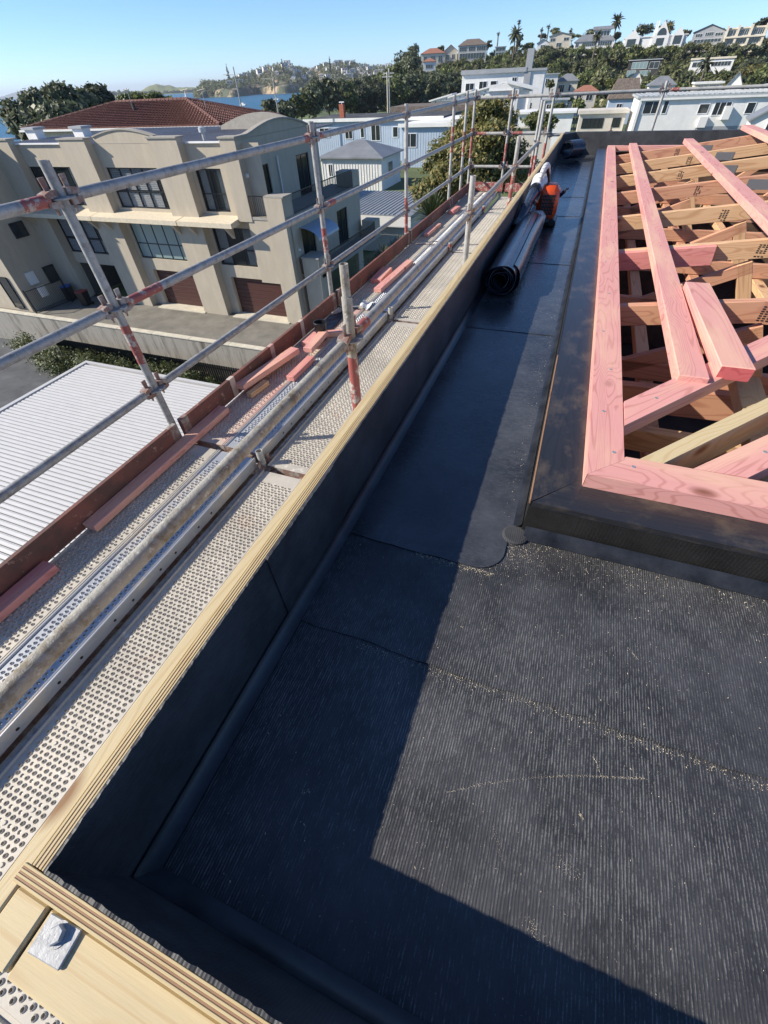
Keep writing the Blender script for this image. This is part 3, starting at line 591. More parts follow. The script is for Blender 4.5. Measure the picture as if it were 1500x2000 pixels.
for i, y in enumerate((1.74, 4.33, 6.9, 9.4)):
    standard('stub_standard', -1.63, y, -2.6, -1.70, 'short tube stub with rosette standing in the gap between the decks', galv_far, (-1.845,), (-1.78, -1.72) if i > 1 else None, 'tube stubs between the decks')
    t = MB().obox((-2.26, y, -1.90), (-0.9, y, -1.90), 0.048, 0.05, b=0.006); put('transom', t, rust, None, label='rusty transom under the scaffold deck joint', cat='scaffold beam', group='deck transoms', origin=(-1.6, y, -1.92))
for i, (a, b) in enumerate(((-0.83, 1.74), (1.74, 4.33), (4.33, 6.9), (6.9, 9.4))):
    rail((-1.617, a, -1.842), (-1.617, b, -1.842), 'grey ledger tube in the slot between the upper and lower decks', 'deck slot ledgers', galv)
    put('slot_blocker', MB().box(-1.76, -1.575, a+0.06, b-0.06, -1.884, -1.876), rust, None, label='added rusty strip blocking the bright roof below the slot between the decks', cat='scaffold beam', group='added deck slot strips', origin=(-1.62, a, -1.88))  # strip added and widened to block the bright roof behind the slot
# perforated steel decks
def plank_mesh(W, L, mat, seed):
    g = random.Random(seed); mb = MB(); dx = 0.0258; dy = 0.0215; nx = 10 if W > 0.3 else 9
    x0 = -(nx-1)*dx/2; ya = 0.085; rows = int((L-2*ya)/dy); n = 8; ang = [2*math.pi*(i+0.5)/n for i in range(n)]
    V = mb.v; F = mb.f
    yb = ya+(rows-1)*dy
    hw = W/2; rim = 0.022; xi = nx*dx/2+0.0005
    for j in range(rows):
        odd = j % 2; cnt = nx-1 if odd else nx; yc = ya+j*dy; y0_, y1_ = yc-dy/2, yc+dy/2
        for i in range(cnt):
            xc = x0+(i+0.5*odd)*dx; raised = not (odd and i % 2 == 1)
            plug = g.random() < 0.03
            r0, r1, hh = (0.0092, 0.0064, 0.0042) if raised else (0.0075, 0.0070, -0.002)
            o = len(V); X0, X1 = xc-dx/2, xc+dx/2
            V.extend([(X1, yc, 0), (X1, y1_, 0), (xc, y1_, 0), (X0, y1_, 0), (X0, yc, 0), (X0, y0_, 0), (xc, y0_, 0), (X1, y0_, 0)])
            a8 = [2*math.pi*k/8 for k in range(8)]
            for r, z in ((r0, 0), (r1, hh), (r1*0.93, hh), (r1*0.9, -0.012)):
                V.extend([(xc+math.cos(t)*r, yc+math.sin(t)*r, z) for t in a8])
            for ring in range(4):
                p = o+ring*8; q = p+8
                F.extend([(p+k, p+(k+1) % 8, q+(k+1) % 8, q+k) for k in range(8)])
            if plug: F.append(tuple(o+24+k for k in range(8)))
        if odd:   # half cells left at both ends of a short row
            for s in (-1, 1):
                xa = s*((nx-1)*dx/2); xb = s*(nx*dx/2); mb.quad((min(xa, xb), y0_, 0), (max(xa, xb), y0_, 0), (max(xa, xb), y1_, 0), (min(xa, xb), y1_, 0))
    e = nx*dx/2
    for s in (-1, 1):
        pr = [(e, 0), (e+0.006, 0), (e+0.009, -0.004), (hw-0.012, -0.004), (hw-0.009, 0.006), (hw-0.003, 0.006), (hw, 0.002), (hw, -0.066), (hw-0.012, -0.066)]
        for k in range(len(pr)-1):
            (xa, za), (xb, zb) = pr[k], pr[k+1]
            q = [(s*xa, 0.012, za), (s*xb, 0.012, zb), (s*xb, L-0.012, zb), (s*xa, L-0.012, za)]; mb.quad(*(q if s > 0 else q[::-1]))
    mb.quad((-e, 0.012, 0), (e, 0.012, 0), (e, ya-dy/2, 0), (-e, ya-dy/2, 0)); mb.quad((-e, yb+dy/2, 0), (e, yb+dy/2, 0), (e, L-0.012, 0), (-e, L-0.012, 0))
    me = mb.mesh('deck_plate'); me.materials.append(mat); return me
def plank_ends(W, L):
    mb = MB(); mb.box(-W/2+0.004, W/2-0.004, 0.012, 0.016, -0.066, -0.002)
    for x in (-W/2+0.05, W/2-0.05): mb.obox((x, 0.0165, -0.045), (x, -0.022, -0.045), 0.04, 0.03, b=0.006)
    me = mb.mesh('end_hook'); me.materials.append(rust); return me
def slots(W, L):
    mb = MB()
    for k in range(1, int(L/0.32)):
        for dyy, ln in ((0, 0.03), (0.12, 0.012)): mb.lathe([(0.0003, 0.0006), (0.008, 0.0006)], (W/2, k*0.32+dyy, -0.035), (1, 0, 0), n=10)
    me = mb.mesh('side_slot'); me.materials.append(blackmetal); return me
PM = {}
def plank(x, y, z, W, L, mat, label, group, rot=False):
    k = (W, L, mat.name)
    if k not in PM: PM[k] = (plank_mesh(W, L, mat, len(PM)), plank_ends(W, L), slots(W, L))
    P = thing('scaffold_plank', label, 'scaffold deck', (x, y, z), group)
    for nm, me, fl in zip(('deck_plate', 'end_hook', 'end_hook', 'side_slot'), (PM[k][0], PM[k][1], PM[k][1], PM[k][2]), (0, 0, 1, 0)):
        o = bpy.data.objects.new(nm, me); COL.objects.link(o); o.parent = P
        if fl: o.location = (0, L, 0); o.rotation_euler[2] = math.pi
    if rot: P.rotation_euler[2] = -math.pi/2
    return P
pl_y = [-0.84, 1.74, 4.31, 6.88]
BAYW = ['from the near corner to the red based upright', 'from the red based upright to the plain grey upright', 'from the plain grey upright to the blower', 'from the blower to the far parapet corner', 'at the far toe board']
for i, y in enumerate(pl_y+[9.43]):
    L = 2.55 if i < 4 else 1.5
    plank(-2.082, y, DZ, 0.29, L, deck3 if i == 1 else deck, 'perforated deck along the toe board '+BAYW[i], 'decks along the toe board')
    plank(-1.790, y, DZ, 0.29, L, deck2, 'bare steel middle deck '+BAYW[i], 'middle decks')
    if i < 5: plank(-1.428, y-0.02, DZ-0.072, 0.325, L, deck, 'cream dusty lower deck '+BAYW[i], 'lower decks beside the parapet')
    plank(-1.06, y-0.02, DZ-0.074, 0.325, L, deck, 'deck hidden close under the parapet '+BAYW[i], 'decks under the parapet')
for i, y in enumerate(pl_y+[9.43]):
    for x in (-2.05, -1.70, -1.35, -1.0):
        put('added_lift_plank', MB().box(x-0.172, x+0.172, y, y+2.55, DZ-2.05, DZ-2.0, 0.006), redboard, None, label='added plank on the lift below, darkening the holes of the perforated decks', cat='scaffold deck', group='added lower lift planks', origin=(x, y, DZ-2.05))  # lower lift added so the perforations above read dark
plank(-1.22, -0.47, DZ, 0.325, 2.55, deck, 'perforated steel deck running under the yellow near beam', None, True)
plank(-1.22, -0.81, DZ, 0.325, 2.55, deck, 'perforated steel deck one row out from the yellow near beam', None, True)
# toe boards
tb = [(-0.80, 1.70), (1.745, 4.265), (4.315, 6.835), (6.885, 9.325), (9.375, 10.95)]
tbl = ['red toe board beside the longest pink board and white louvred roof', 'dark red toe board above the concrete retaining wall', 'red toe board above the yucca bed', 'red toe board below the bronze leaved bush', 'red toe board closing on the far scaffold corner']
for i, (a, b) in enumerate(tb):
    T = thing('toe_board', tbl[i], 'toe board', (-2.252, a, DZ))
    board('plank', (-2.252, a, DZ+0.155), (-2.252, b, DZ+0.155), 0.03, 0.153, redboard, parent=T)
    for y in (a+0.035, b-0.035): put('end_cap', MB().box(-2.2705, -2.2345, y-0.034, y+0.034, DZ+0.004, DZ+0.158, 0.002), rust, T)
    if i == 1:
        for y in (2.35, 2.95, 3.5): put('wear_strap', MB().box(-2.2695, -2.2355, y-0.03, y+0.03, DZ+0.003, DZ+0.157, 0.001), deck3, T)
T = thing('toe_board', 'red toe board across the far end of the scaffold', 'toe board', (-2.2, 10.95, DZ))
board('plank', (-2.22, 10.93, DZ+0.16), (-1.55, 10.93, DZ+0.16), 0.03, 0.15, redpaint, parent=T); board('plank', (-1.50, 10.93, DZ+0.15), (-0.9, 10.93, DZ+0.15), 0.03, 0.14, redpaint, parent=T)

# ---- offcuts on the deck (ends taken from the photograph, on the deck plane)
def offcut(a, b, wd, th, mat, label, lift=0.0, lift2=None, name='timber_offcut'):
    z0 = DZ+0.005+th; p = onz(a[0], a[1], z0); q = onz(b[0], b[1], z0)
    p.z += lift; q.z += lift if lift2 is None else lift2
    return board(name, p, q, wd, th, mat, label, 'timber')
board('timber_offcut', (-2.186, 0.83, DZ+0.052), (-2.188, 2.12, DZ+0.052), 0.088, 0.045, pink, 'longest pink board lying against the toe board beside the first upright', 'timber')
board('timber_offcut', (-2.185, -0.3, DZ+0.052), (-2.165, 0.56, DZ+0.052), 0.09, 0.045, pink2, 'pink board in shade against the toe board with a split end', 'timber')
offcut((470, 762), (578, 688), 0.09, 0.045, pink, 'pink board resting on a bare pine block against the toe board', 0.05, 0.045)
offcut((485, 768), (520, 742), 0.05, 0.042, tan, 'bare pine block under the end of a pink board')
offcut((566, 735), (607, 695), 0.07, 0.045, pink2, 'pink offcut with a tapered cut end lying on the deck')
offcut((602, 690), (634, 655), 0.085, 0.045, pink, 'pink offcut propped on other offcuts beside the rubber boot', 0.05, 0.05)
offcut((596, 672), (618, 652), 0.085, 0.045, pink, 'short wedge shaped pink offcut against the toe board', 0.02)
offcut((634, 648), (676, 645), 0.07, 0.045, pink, 'pink offcut lying crosswise beside the crusted upright')
offcut((737, 563), (801, 507), 0.09, 0.045, pink, 'long pink offcut alone in the middle of the deck')
offcut((738, 545), (760, 522), 0.085, 0.045, pink, 'shorter pink offcut next to the long one, sawn pale end')
offcut((728, 545), (752, 520), 0.06, 0.045, pink2, 'thin pink offcut leaning on the toe board above the yuccas')
offcut((832, 456), (847, 443), 0.08, 0.045, pink, 'small pink offcut against the toe board beyond the third upright')
offcut((848, 442), (858, 436), 0.07, 0.045, pink, 'tiny pink offcut end to end with another at the toe board')
offcut((881, 411), (895, 402), 0.09, 0.06, pink2, 'dark ended pink block beside the fourth outer upright')
# rubber boot, dark sheet scrap, mortar bag scrap
p = onz(629, 662, DZ+0.006); bt = thing('rubber_boot', 'black tapered rubber pipe boot standing on the deck among pink offcuts', 'pipe boot', tuple(p))
put('boot', MB().lathe([(0.046, 0.0), (0.046, 0.03), (0.060, 0.14), (0.060, 0.165), (0.052, 0.166), (0.050, 0.15), (0.038, 0.03)], p, n=24), blackpl, bt, smooth=True)
put('clamp_ring', MB().lathe([(0.0605, 0.15), (0.0625, 0.152), (0.0625, 0.162), (0.0605, 0.164)], p, n=24), blackmetal, bt, smooth=True)
def scrap(name, pts, z, mat, label, cat, amp=0.02, n=12):
    """a crumpled offcut of sheet lying on the deck"""
    P = [onz(x, y, z) for x, y in pts]; mb = MB(); g = random.Random(len(label)); vs = []
    for j in range(n+1):
        for i in range(n+1):
            u, v = i/n, j/n; q = P[0]*(1-u)*(1-v)+P[1]*u*(1-v)+P[2]*u*v+P[3]*(1-u)*v
            vs.append((q.x+g.uniform(-.004, .004), q.y+g.uniform(-.006, .006), q.z+amp*(0.5+0.5*math.sin(5*u+3*v+g.uniform(-.5, .5)))))
    mb.add(vs, [(j*(n+1)+i, j*(n+1)+i+1, (j+1)*(n+1)+i+1, (j+1)*(n+1)+i) for j in range(n) for i in range(n)])
    return put(name, mb, mat, None, label, cat, smooth=True, sharp=2, origin=P[0])
scrap('dark_sheet_scrap', [(622, 660), (655, 638), (690, 598), (645, 618)], DZ+0.008, rollm, 'limp black membrane offcut slumped on the deck behind the rubber boot', 'membrane', 0.03)  # crumpled dark sheet laid on the deck
scrap('paper_scrap', [(702, 600), (716, 606), (730, 594), (712, 588)], DZ+0.01, blind, 'crumpled white paper bag scrap on the deck behind the crusted upright', 'paper', 0.025)

# ---- rolls of membrane in the gutter
def spiral_roll(c0, c1, r_in, r_out, turns, up=(0, 0, 1), flat=0.93, wob=0.006, n=26, taper=1.0):
    c0 = Vector(c0); c1 = Vector(c1); d = (c1-c0).normalized(); a = Vector(up)-d*Vector(up).dot(d); a.normalize(); b = d.cross(a)
    N = int(turns*n); vs = []; th = 0.0035; g = random.Random(3)
    ph = [g.uniform(0, 6.28) for _ in range(4)]; segs = 6
    for j in range(segs+1):
        c = c0.lerp(c1, j/segs); tp = 1+(taper-1)*j/segs
        for i in range(N+1):
            t = i/n*2*math.pi; r = r_in+(r_out-r_in)*i/N
            for k in (0, 1):
                rr = (r+k*th+wob*0.5*math.sin(2*t+ph[0]+j*0.2)*(i/N)+wob*0.35*math.sin(3.3*t+ph[1]))*tp
                off = d*(wob*1.6*math.sin(1.7*t+ph[2]) if j in (0, segs) else 0)
                vs.append(c+off+b*math.cos(t)*rr+a*math.sin(t)*rr*flat)
    W = 2*(N+1); fs = []
    for j in range(segs):
        for i in range(N):
            p = j*W+2*i; q = p+W; fs += [(p+1, p+3, q+3, q+1), (p, q, q+2, p+2)]
    for j in (0, segs):
        for i in range(N): p = j*W+2*i; fs.append((p, p+2, p+3, p+1))
    for i in (0, N):
        for j in range(segs): p = j*W+2*i; q = p+W; fs.append((p, p+1, q+1, q))
    return MB().add(vs, fs)
o = thing('membrane_roll', 'loose roll of black membrane lying lengthwise in the gutter', 'roll', (-0.31, 2.66, zm+0.01))
put('rolled_sheet', spiral_roll((-0.318, 2.66, zm+0.012+0.088), (-0.318, 4.05, zm+0.012+0.084), 0.03, 0.088, 4.6, wob=0.007, taper=0.95), rollm, o, smooth=True, sharp=1.0)
fl = MB(); vs = []; n = 10
for j in range(9):
    y = 2.72+j*0.16
    for i in range(n+1):
        t = math.radians(52-i*13.5); r = 0.0945+0.002*i; x = -0.318+math.cos(t)*r*(1+0.02*math.sin(j)); z = zm+0.10+math.sin(t)*r*0.93; vs.append((x, y+0.01*math.sin(i), max(z, zm+0.0125)))
fl.add(vs, [(j*(n+1)+i, j*(n+1)+i+1, (j+1)*(n+1)+i+1, (j+1)*(n+1)+i) for j in range(8) for i in range(n)]); put('loose_flap', fl, rollm, o, smooth=True, sharp=2)
o = thing('membrane_roll', 'short fat roll of black membrane standing askew at the far gutter corner', 'roll', (-0.24, 8.25, zm+0.01))
put('rolled_sheet', spiral_roll((-0.32, 8.06, zm+0.135), (-0.17, 8.24, zm+0.13), 0.082, 0.112, 2.6, wob=0.008), rollm, o, smooth=True, sharp=1.0)

# ---- leaf blower
BL = thing('leaf_blower', 'orange and grey handheld leaf blower resting on the membrane roll by the parapet', 'leaf blower', (-0.28, 4.4, zm+0.01))
T0 = Vector((-0.352, 4.33, -0.672)); T1 = Vector((-0.408, 3.77, -0.825)); dt = (T1-T0).normalized()
tb_ = MB(); tb_.lathe([(0.028, 0), (0.041, 0.0), (0.043, 0.03), (0.040, 0.05), (0.0385, 0.25), (0.041, 0.255), (0.041, 0.275), (0.0375, 0.28), (0.036, 0.50)], T0, dt, 22)
put('blower_tube', tb_, rollm, BL, smooth=True)
put('nozzle', MB().lathe([(0.037, 0.49), (0.0395, 0.50), (0.0395, 0.575), (0.033, 0.578), (0.030, 0.50)], T0, dt, 22), blackpl, BL, smooth=True)
col = put('tube_collar', MB().lathe([(0.046, -0.02), (0.050, -0.01), (0.050, 0.03), (0.046, 0.04), (0.040, 0.041)], T0, dt, 22), blackpl, BL, smooth=True)
fh = MB(); c = Vector((-0.325, 4.45, -0.700)); fh.lathe([(0.001, -0.045), (0.06, -0.045), (0.085, -0.032), (0.095, -0.01), (0.095, 0.015), (0.08, 0.035), (0.05, 0.045), (0.001, 0.045)], c, (1, -0.12, 0.05), 24)
put('fan_housing', fh, lightgrey, BL, smooth=True)
nk = MB(); nk.tube(T0-dt*0.14, T0+dt*0.005, 0.062, 0.046, 18); put('outlet_neck', nk, lightgrey, BL, smooth=True)
en = MB(); en.box(-0.325, -0.160, 4.34, 4.54, -0.885, -0.645, 0.04); ec = put('engine_cover', en, orange, BL, smooth=True, sharp=0.9)
gr = MB()
for k in range(9): gr.box(-0.290+0.012*k, -0.2825+0.012*k, 4.3335, 4.342, -0.835, -0.70)
for k in range(6): gr.box(-0.292, -0.180, 4.3325, 4.3405, -0.832+0.024*k, -0.825+0.024*k)
for k in range(8): gr.box(-0.285+0.013*k, -0.279+0.013*k, 4.38, 4.45, -0.6475, -0.643)
put('cooling_grille', gr, blackpl, ec)
for s in range(8): pass
hp = []
for k in range(13):
    t = k/12; ang = math.pi*t; hp.append((-0.335+0.05*t, 4.36+0.10*(1-math.cos(ang))*0.9, -0.640+0.105*math.sin(ang)**0.7 if 0 < k < 12 else -0.655))
put('handle', MB().path(hp, [0.016+0.007*math.sin(math.pi*k/12) for k in range(13)], 12), lightgrey, BL, smooth=True, sharp=1.2)
put('trigger_grip', MB().path([(-0.30, 4.47, -0.56), (-0.285, 4.52, -0.60), (-0.27, 4.54, -0.655)], [0.016, 0.014, 0.012], 10), blackpl, BL, smooth=True)
put('choke_lever', MB().path([(-0.155, 4.43, -0.72), (-0.13, 4.42, -0.69), (-0.12, 4.42, -0.675), (-0.10, 4.42, -0.67)], [0.012, 0.014, 0.008, 0.005], 8), blackpl, BL, smooth=True)
put('fuel_tank', MB().box(-0.36, -0.225, 4.16, 4.34, -0.905, -0.80, 0.035), lightgrey, BL, smooth=True, sharp=0.9)
put('tank_cap', MB().lathe([(0.001, 0.03), (0.022, 0.03), (0.024, 0.0)], (-0.225, 4.24, -0.86), (1, 0, 0.1), 14), blackpl, BL, smooth=True)
put('base_plate', MB().box(-0.33, -0.145, 4.335, 4.57, -0.918, -0.868, 0.012), blackpl, BL); put('warning_label', MB().box(-0.1598, -0.1575, 4.40, 4.45, -0.73, -0.69), bluepl, BL)

# ================================================================== NEIGHBOURS: generic wall, window and house builders
def wallgrid(mb, o, u, v, W, Hh, holes, n, depth):
    """a wall in the plane o + u*x + v*z with rectangular openings and reveals of the given depth"""
    xs = sorted({0, W, *[h[0] for h in holes], *[h[1] for h in holes]}); zs = sorted({0, Hh, *[h[2] for h in holes], *[h[3] for h in holes]})
    P = lambda x, z, d=0: tuple(o+u*x+v*z-n*d)
    inn = lambda x, z: any(h[0] < x < h[1] and h[2] < z < h[3] for h in holes)
    for i in range(len(xs)-1):
        for j in range(len(zs)-1):
            if not inn((xs[i]+xs[i+1])/2, (zs[j]+zs[j+1])/2): mb.quad(P(xs[i], zs[j]), P(xs[i+1], zs[j]), P(xs[i+1], zs[j+1]), P(xs[i], zs[j+1]))
    for x0, x1, z0, z1 in holes:
        for a, b in (((x0, z0), (x1, z0)), ((x1, z0), (x1, z1)), ((x1, z1), (x0, z1)), ((x0, z1), (x0, z0))):
            mb.quad(P(*a), P(*b), P(*b, depth), P(*a, depth))
def window(parent, o, u, v, n, x0, x1, z0, z1, cols=2, rows=1, rec=0.12, fr=0.05, fm=darkfr, gm=pane_d, back=None, shutters=(), split=None, name='window', inner=1.0):
    """frame with mullions (part), one pane per light (sub-parts); `back` puts a dim room behind clear glass"""
    q = lambda x, z, d: o+u*x+v*z-n*d
    def bx(mb, xa, xb, za, zb, da, db): 
        vs = [q(x, z, d) for x in (xa, xb) for z in (za, zb) for d in (da, db)]
        mb.add(vs, [(0, 1, 3, 2), (4, 6, 7, 5), (0, 4, 5, 1), (2, 3, 7, 6), (0, 2, 6, 4), (1, 5, 7, 3)])
    m = MB(); bx(m, x0, x1, z0, z0+fr, rec-0.04, rec+0.03); bx(m, x0, x1, z1-fr, z1, rec-0.04, rec+0.03); bx(m, x0, x0+fr, z0+fr, z1-fr, rec-0.04, rec+0.03); bx(m, x1-fr, x1, z0+fr, z1-fr, rec-0.04, rec+0.03)
    cw = (x1-x0)/cols; zs = [z0]+([z0+(z1-z0)*split] if split else [z0+(z1-z0)*k/rows for k in range(1, rows)])+[z1]
    for k in range(1, cols): bx(m, x0+cw*k-fr*0.4, x0+cw*k+fr*0.4, z0+fr, z1-fr, rec-0.032, rec+0.022)
    for zz in zs[1:-1]: bx(m, x0+fr, x1-fr, zz-fr*0.4, zz+fr*0.4, rec-0.028, rec+0.018)
    W_ = put(name, m, fm, parent)
    for k in range(cols):
        for j in range(len(zs)-1):
            g = MB(); bx(g, x0+cw*k+fr*0.38, x0+cw*(k+1)-fr*0.38, zs[j]+fr*0.38, zs[j+1]-fr*0.38, rec-0.004, rec+0.006); put('pane', g, gm, W_)
            if (k, j) in shutters:
                s = MB(); a, b, c_, d_ = x0+cw*k+fr, x0+cw*(k+1)-fr*0.6, zs[j]+fr, zs[j+1]-fr
                ns = max(3, int((d_-c_)/0.085))
                for t in range(ns):
                    zz = c_+(d_-c_)*(t+0.5)/ns; s.quad(q(a, zz-0.04, rec+0.05), q(b, zz-0.04, rec+0.05), q(b, zz+0.036, rec+0.075), q(a, zz+0.036, rec+0.075))
                bx(s, a-0.02, a+0.03, c_, d_, rec+0.05, rec+0.08); bx(s, b-0.03, b+0.02, c_, d_, rec+0.05, rec+0.08)
                put('shutter', s, blind, W_)
    if back:
        r = MB(); bx(r, x0, x1, z0, z1, rec+inner, rec+inner+0.02); r2 = MB()
        r.quad(q(x0, z0, rec+0.1), q(x1, z0, rec+0.1), q(x1, z0, rec+inner), q(x0, z0, rec+inner)); r.quad(q(x0, z1, rec+0.1), q(x1, z1, rec+0.1), q(x1, z1, rec+inner), q(x0, z1, rec+inner))
        for x in (x0, x1): r.quad(q(x, z0, rec+0.1), q(x, z1, rec+0.1), q(x, z1, rec+inner), q(x, z0, rec+inner))
        put('room_lining', r, back, W_)
    return W_
def drapes(parent, o, u, v, n, x0, x1, z0, z1, rec):
    for a, b in ((x0, x0+(x1-x0)*0.3), (x1-(x1-x0)*0.25, x1)):
        m = MB(); k = 14; vs = []
        for i in range(k+1):
            x = a+(b-a)*i/k; d = rec+0.12+0.03*math.sin(i*2.1)
            vs += [o+u*x+v*z0-n*d, o+u*x+v*z1-n*d]
        m.add(vs, [(2*i, 2*i+2, 2*i+3, 2*i+1) for i in range(k)]); put('curtain', m, curtain, parent)
X3, Y3, Z3 = Vector((1, 0, 0)), Vector((0, 1, 0)), Vector((0, 0, 1))

# ---- beige apartment block
S = 1.1; YF = 23.76; YW = YF+0.5; TOP = -1.83
A = thing('apartment_block', 'beige stucco apartment block with arched parapets, shuttered windows and red garage doors', 'building', (-24, 28, UP))
o_ = Vector((-37.0, YW, UP)); wz = lambda z: z*S-UP; wx = lambda x: x*S+37.0
bays = [(-31.03, -27.1), (-24.95, -20.93), (-18.9, -16.6)]
holes = []
for (a, b) in bays:
    wdt = (-18.9, -17.27) if a == -18.9 else (a, b)
    holes.append((wx(wdt[0]), wx(wdt[1]), wz(-4.66), wz(-2.85))); holes.append((wx(a), wx(-16.35 if a == -18.9 else b), wz(-7.24), wz(-5.36)))
for a, b in ((-31.16, -27.2), (-24.45, -20.96), (-18.5, -14.76)): holes.append((wx(a), wx(b), 0, wz(-7.87)))
fw = MB(); wallgrid(fw, o_, X3, Z3, wx(-14.74), wz(-1.88), holes, -Y3, 0.28)
put('facade_wall', fw, stucco, A)
for k, (a, b) in enumerate(bays):
    wdt = (-18.9, -17.27) if k == 2 else (a, b)
    sh = [{(3, 0), (3, 1)}, {(0, 0), (0, 1), (1, 0), (2, 0), (3, 0), (1, 1), (2, 1), (3, 1)}, set()][k]
    W1 = window(A, o_, X3, Z3, -Y3, wx(wdt[0]), wx(wdt[1]), wz(-4.66), wz(-2.85), [4, 5, 2][k], 2, 0.14, 0.07, darkfr, pane, interior, sh, 0.42)
    if k == 2: drapes(W1, o_, X3, Z3, -Y3, wx(wdt[0])+.08, wx(wdt[1])-.08, wz(-4.6), wz(-2.9), 0.14)
    sh = [{(0, 0), (1, 0), (2, 0), (3, 0), (0, 1), (1, 1), (2, 1)}, {(0, 0), (0, 1)}, set()][k]
    W2 = window(A, o_, X3, Z3, -Y3, wx(a), wx(-16.35 if k == 2 else b), wz(-7.24), wz(-5.36), [4, 5, 3][k], 2, 0.14, 0.07, darkfr, pane_b if k == 1 else pane, interior, sh, 0.42)
    if k == 2: drapes(W2, o_, X3, Z3, -Y3, wx(a)+.08, wx(-16.35)-.08, wz(-7.2), wz(-5.4), 0.14)
# garage doors: a stack of ribbed panels
for a, b, open_ in ((-31.16, -27.2, True), (-24.45, -20.96, False), (-18.5, -14.76, False)):
    D = MB(); x0, x1 = a*S+0.03, b*S-0.03; y = YW+0.24
    if open_:
        put('garage_recess', MB().box(x0, x1, YW+3.9, YW+4.0, UP, -7.9*S).box(x0-0.05, x0, YW+.3, YW+4, UP, -7.9*S), interior, A); continue
    gd = put('garage_door', D.box(x0, x1, y+0.03, y+0.06, UP+0.06, -7.87*S-0.02), cedar, A)
    nz = 9; z0 = UP+0.06; hz = (-7.87*S-0.02-z0)/nz
    for k in range(nz): board('door_panel', (x0, y+0.0, z0+hz*(k+0.5)), (x1, y+0.0, z0+hz*(k+0.5)), hz-0.018, 0.03, cedar, parent=gd, up=(0, -1, 0))
    put('door_sill', MB().box(x0-0.2, x1+0.2, YF-0.2, y+0.2, UP+0.002, UP+0.05), conc_cap, A)
# piers standing proud, upper and lower
for a, b, t in ((-33.0, -31.06, -1.66), (-27.08, -25.2, -1.67), (-20.9, -19.1, -1.66), (-16.58, -14.76, -1.69)):
    b2 = -15.7 if a == -16.58 else b
    pier = put('pier', MB().box(a*S, b2*S-(0.012 if a == -16.58 else 0), YF+(0.004 if a == -16.58 else 0), YW-0.003, -4.95*S, t*S), stucco, A); put('pier_cap', MB().box(a*S-0.05, b2*S+0.05, YF-0.06, YW+0.2, t*S+0.002, t*S+0.07), stucco_d, pier)
    put('lower_pier', MB().box(a*S, (b if a != -16.58 else -13.7)*S, YF-0.03, YW-0.003, UP, -5.12*S), stucco, A) if a != -16.58 else put('lower_pier', MB().box(-14.74*S, -13.7*S, YF-0.03, YF+1.0, UP, -3.9*S), stucco, A)
put('arch_wall', (lambda m: (m.prism([(-24.98*S, -1.87*S)]+[(-24.98*S+(4.15*S)*k/14, (-1.62+0.27*math.sin(math.pi*k/14))*S) for k in range(15)]+[(-20.83*S, -1.87*S)], lambda x, z: (x, YW, z), lambda x, z: (x, YW+0.25, z)), m)[1])(MB()), stucco, A)
ac = MB()
for k in range(14):
    p0 = (-24.98*S+4.15*S*k/14, YW+0.12, (-1.62+0.27*math.sin(math.pi*k/14))*S+0.03); p1 = (-24.98*S+4.15*S*(k+1)/14, YW+0.12, (-1.62+0.27*math.sin(math.pi*(k+1)/14))*S+0.03); ac.obox(p0, p1, 0.36, 0.06)
put('arch_cap', ac, stucco_d, A)
for a, b in ((-31.05, -27.09), (-18.9, -16.6)): put('roof_gutter', MB().box(a*S, b*S, YW-0.12, YW+0.1, -1.88*S, -1.82*S), white, A)
# sloping ledges between the floors
for a, b in ((-32.8, -26.45), (-26.40, -20.2), (-20.13, -16.6)):
    m = MB(); m.prism([(YW, -4.80*S), (YF-0.75, -4.93*S), (YF-0.75, -5.14*S), (YW, -5.14*S)], lambda y, z: (a*S, y, z), lambda y, z: (b*S, y, z)); put('ledge', m, ledge_m, A)
    for xb in (a+0.5, b-0.55):
        m = MB(); m.prism([(YF, -5.142*S), (YF-0.6, -5.142*S), (YF, -5.75*S)], lambda y, z: (xb*S-0.12, y, z), lambda y, z: (xb*S+0.12, y, z)); put('bracket', m, stucco, A)
# roof behind the parapets
trayroof = plain('mauve_grey_tray_roof', (0.30, 0.29, 0.30), 0.5, 0.15, var=0.12, scale=0.6)
rf = put('roof', MB().box(-37, -15.75*S, YW+0.3, 35.5, -1.98*S, -1.90*S), trayroof, A)
m = MB()
for k in range(60): x = -36.8+k*0.33; m.box(x, x+0.05, YW+0.35, 35.4, -1.8995*S, -1.88*S)
put('roof_rib', m, trayroof, rf)
put('rear_arch', (lambda m: (m.prism([(-24.5, -1.98*S)]+[(-24.5+6.5*k/12, -1.72*S+0.62*math.sin(math.pi*k/12)) for k in range(13)]+[(-18.0, -1.98*S)], lambda x, z: (x, 32.5, z), lambda x, z: (x, 32.8, z)), m)[1])(MB()), stucco_d, rf)
for x, y, h in ((-37.2, 27.5, 0.5), (-34.0, 28.6, 0.45)):
    v_ = put('roof_vent', MB().box(x, x+0.9, y, y+0.7, -1.9*S, -1.9*S+h), white, rf); put('vent_cap', MB().box(x-0.15, x+1.05, y-0.12, y+0.82, -1.9*S+h, -1.9*S+h+0.12), greywall, rf)
put('roof_cowl', MB().lathe([(0.09, 0), (0.09, 0.35), (0.2, 0.36), (0.2, 0.55), (0.05, 0.62)], (-20.6, 25.6, -1.9*S), n=14), paleroof, rf, smooth=True)
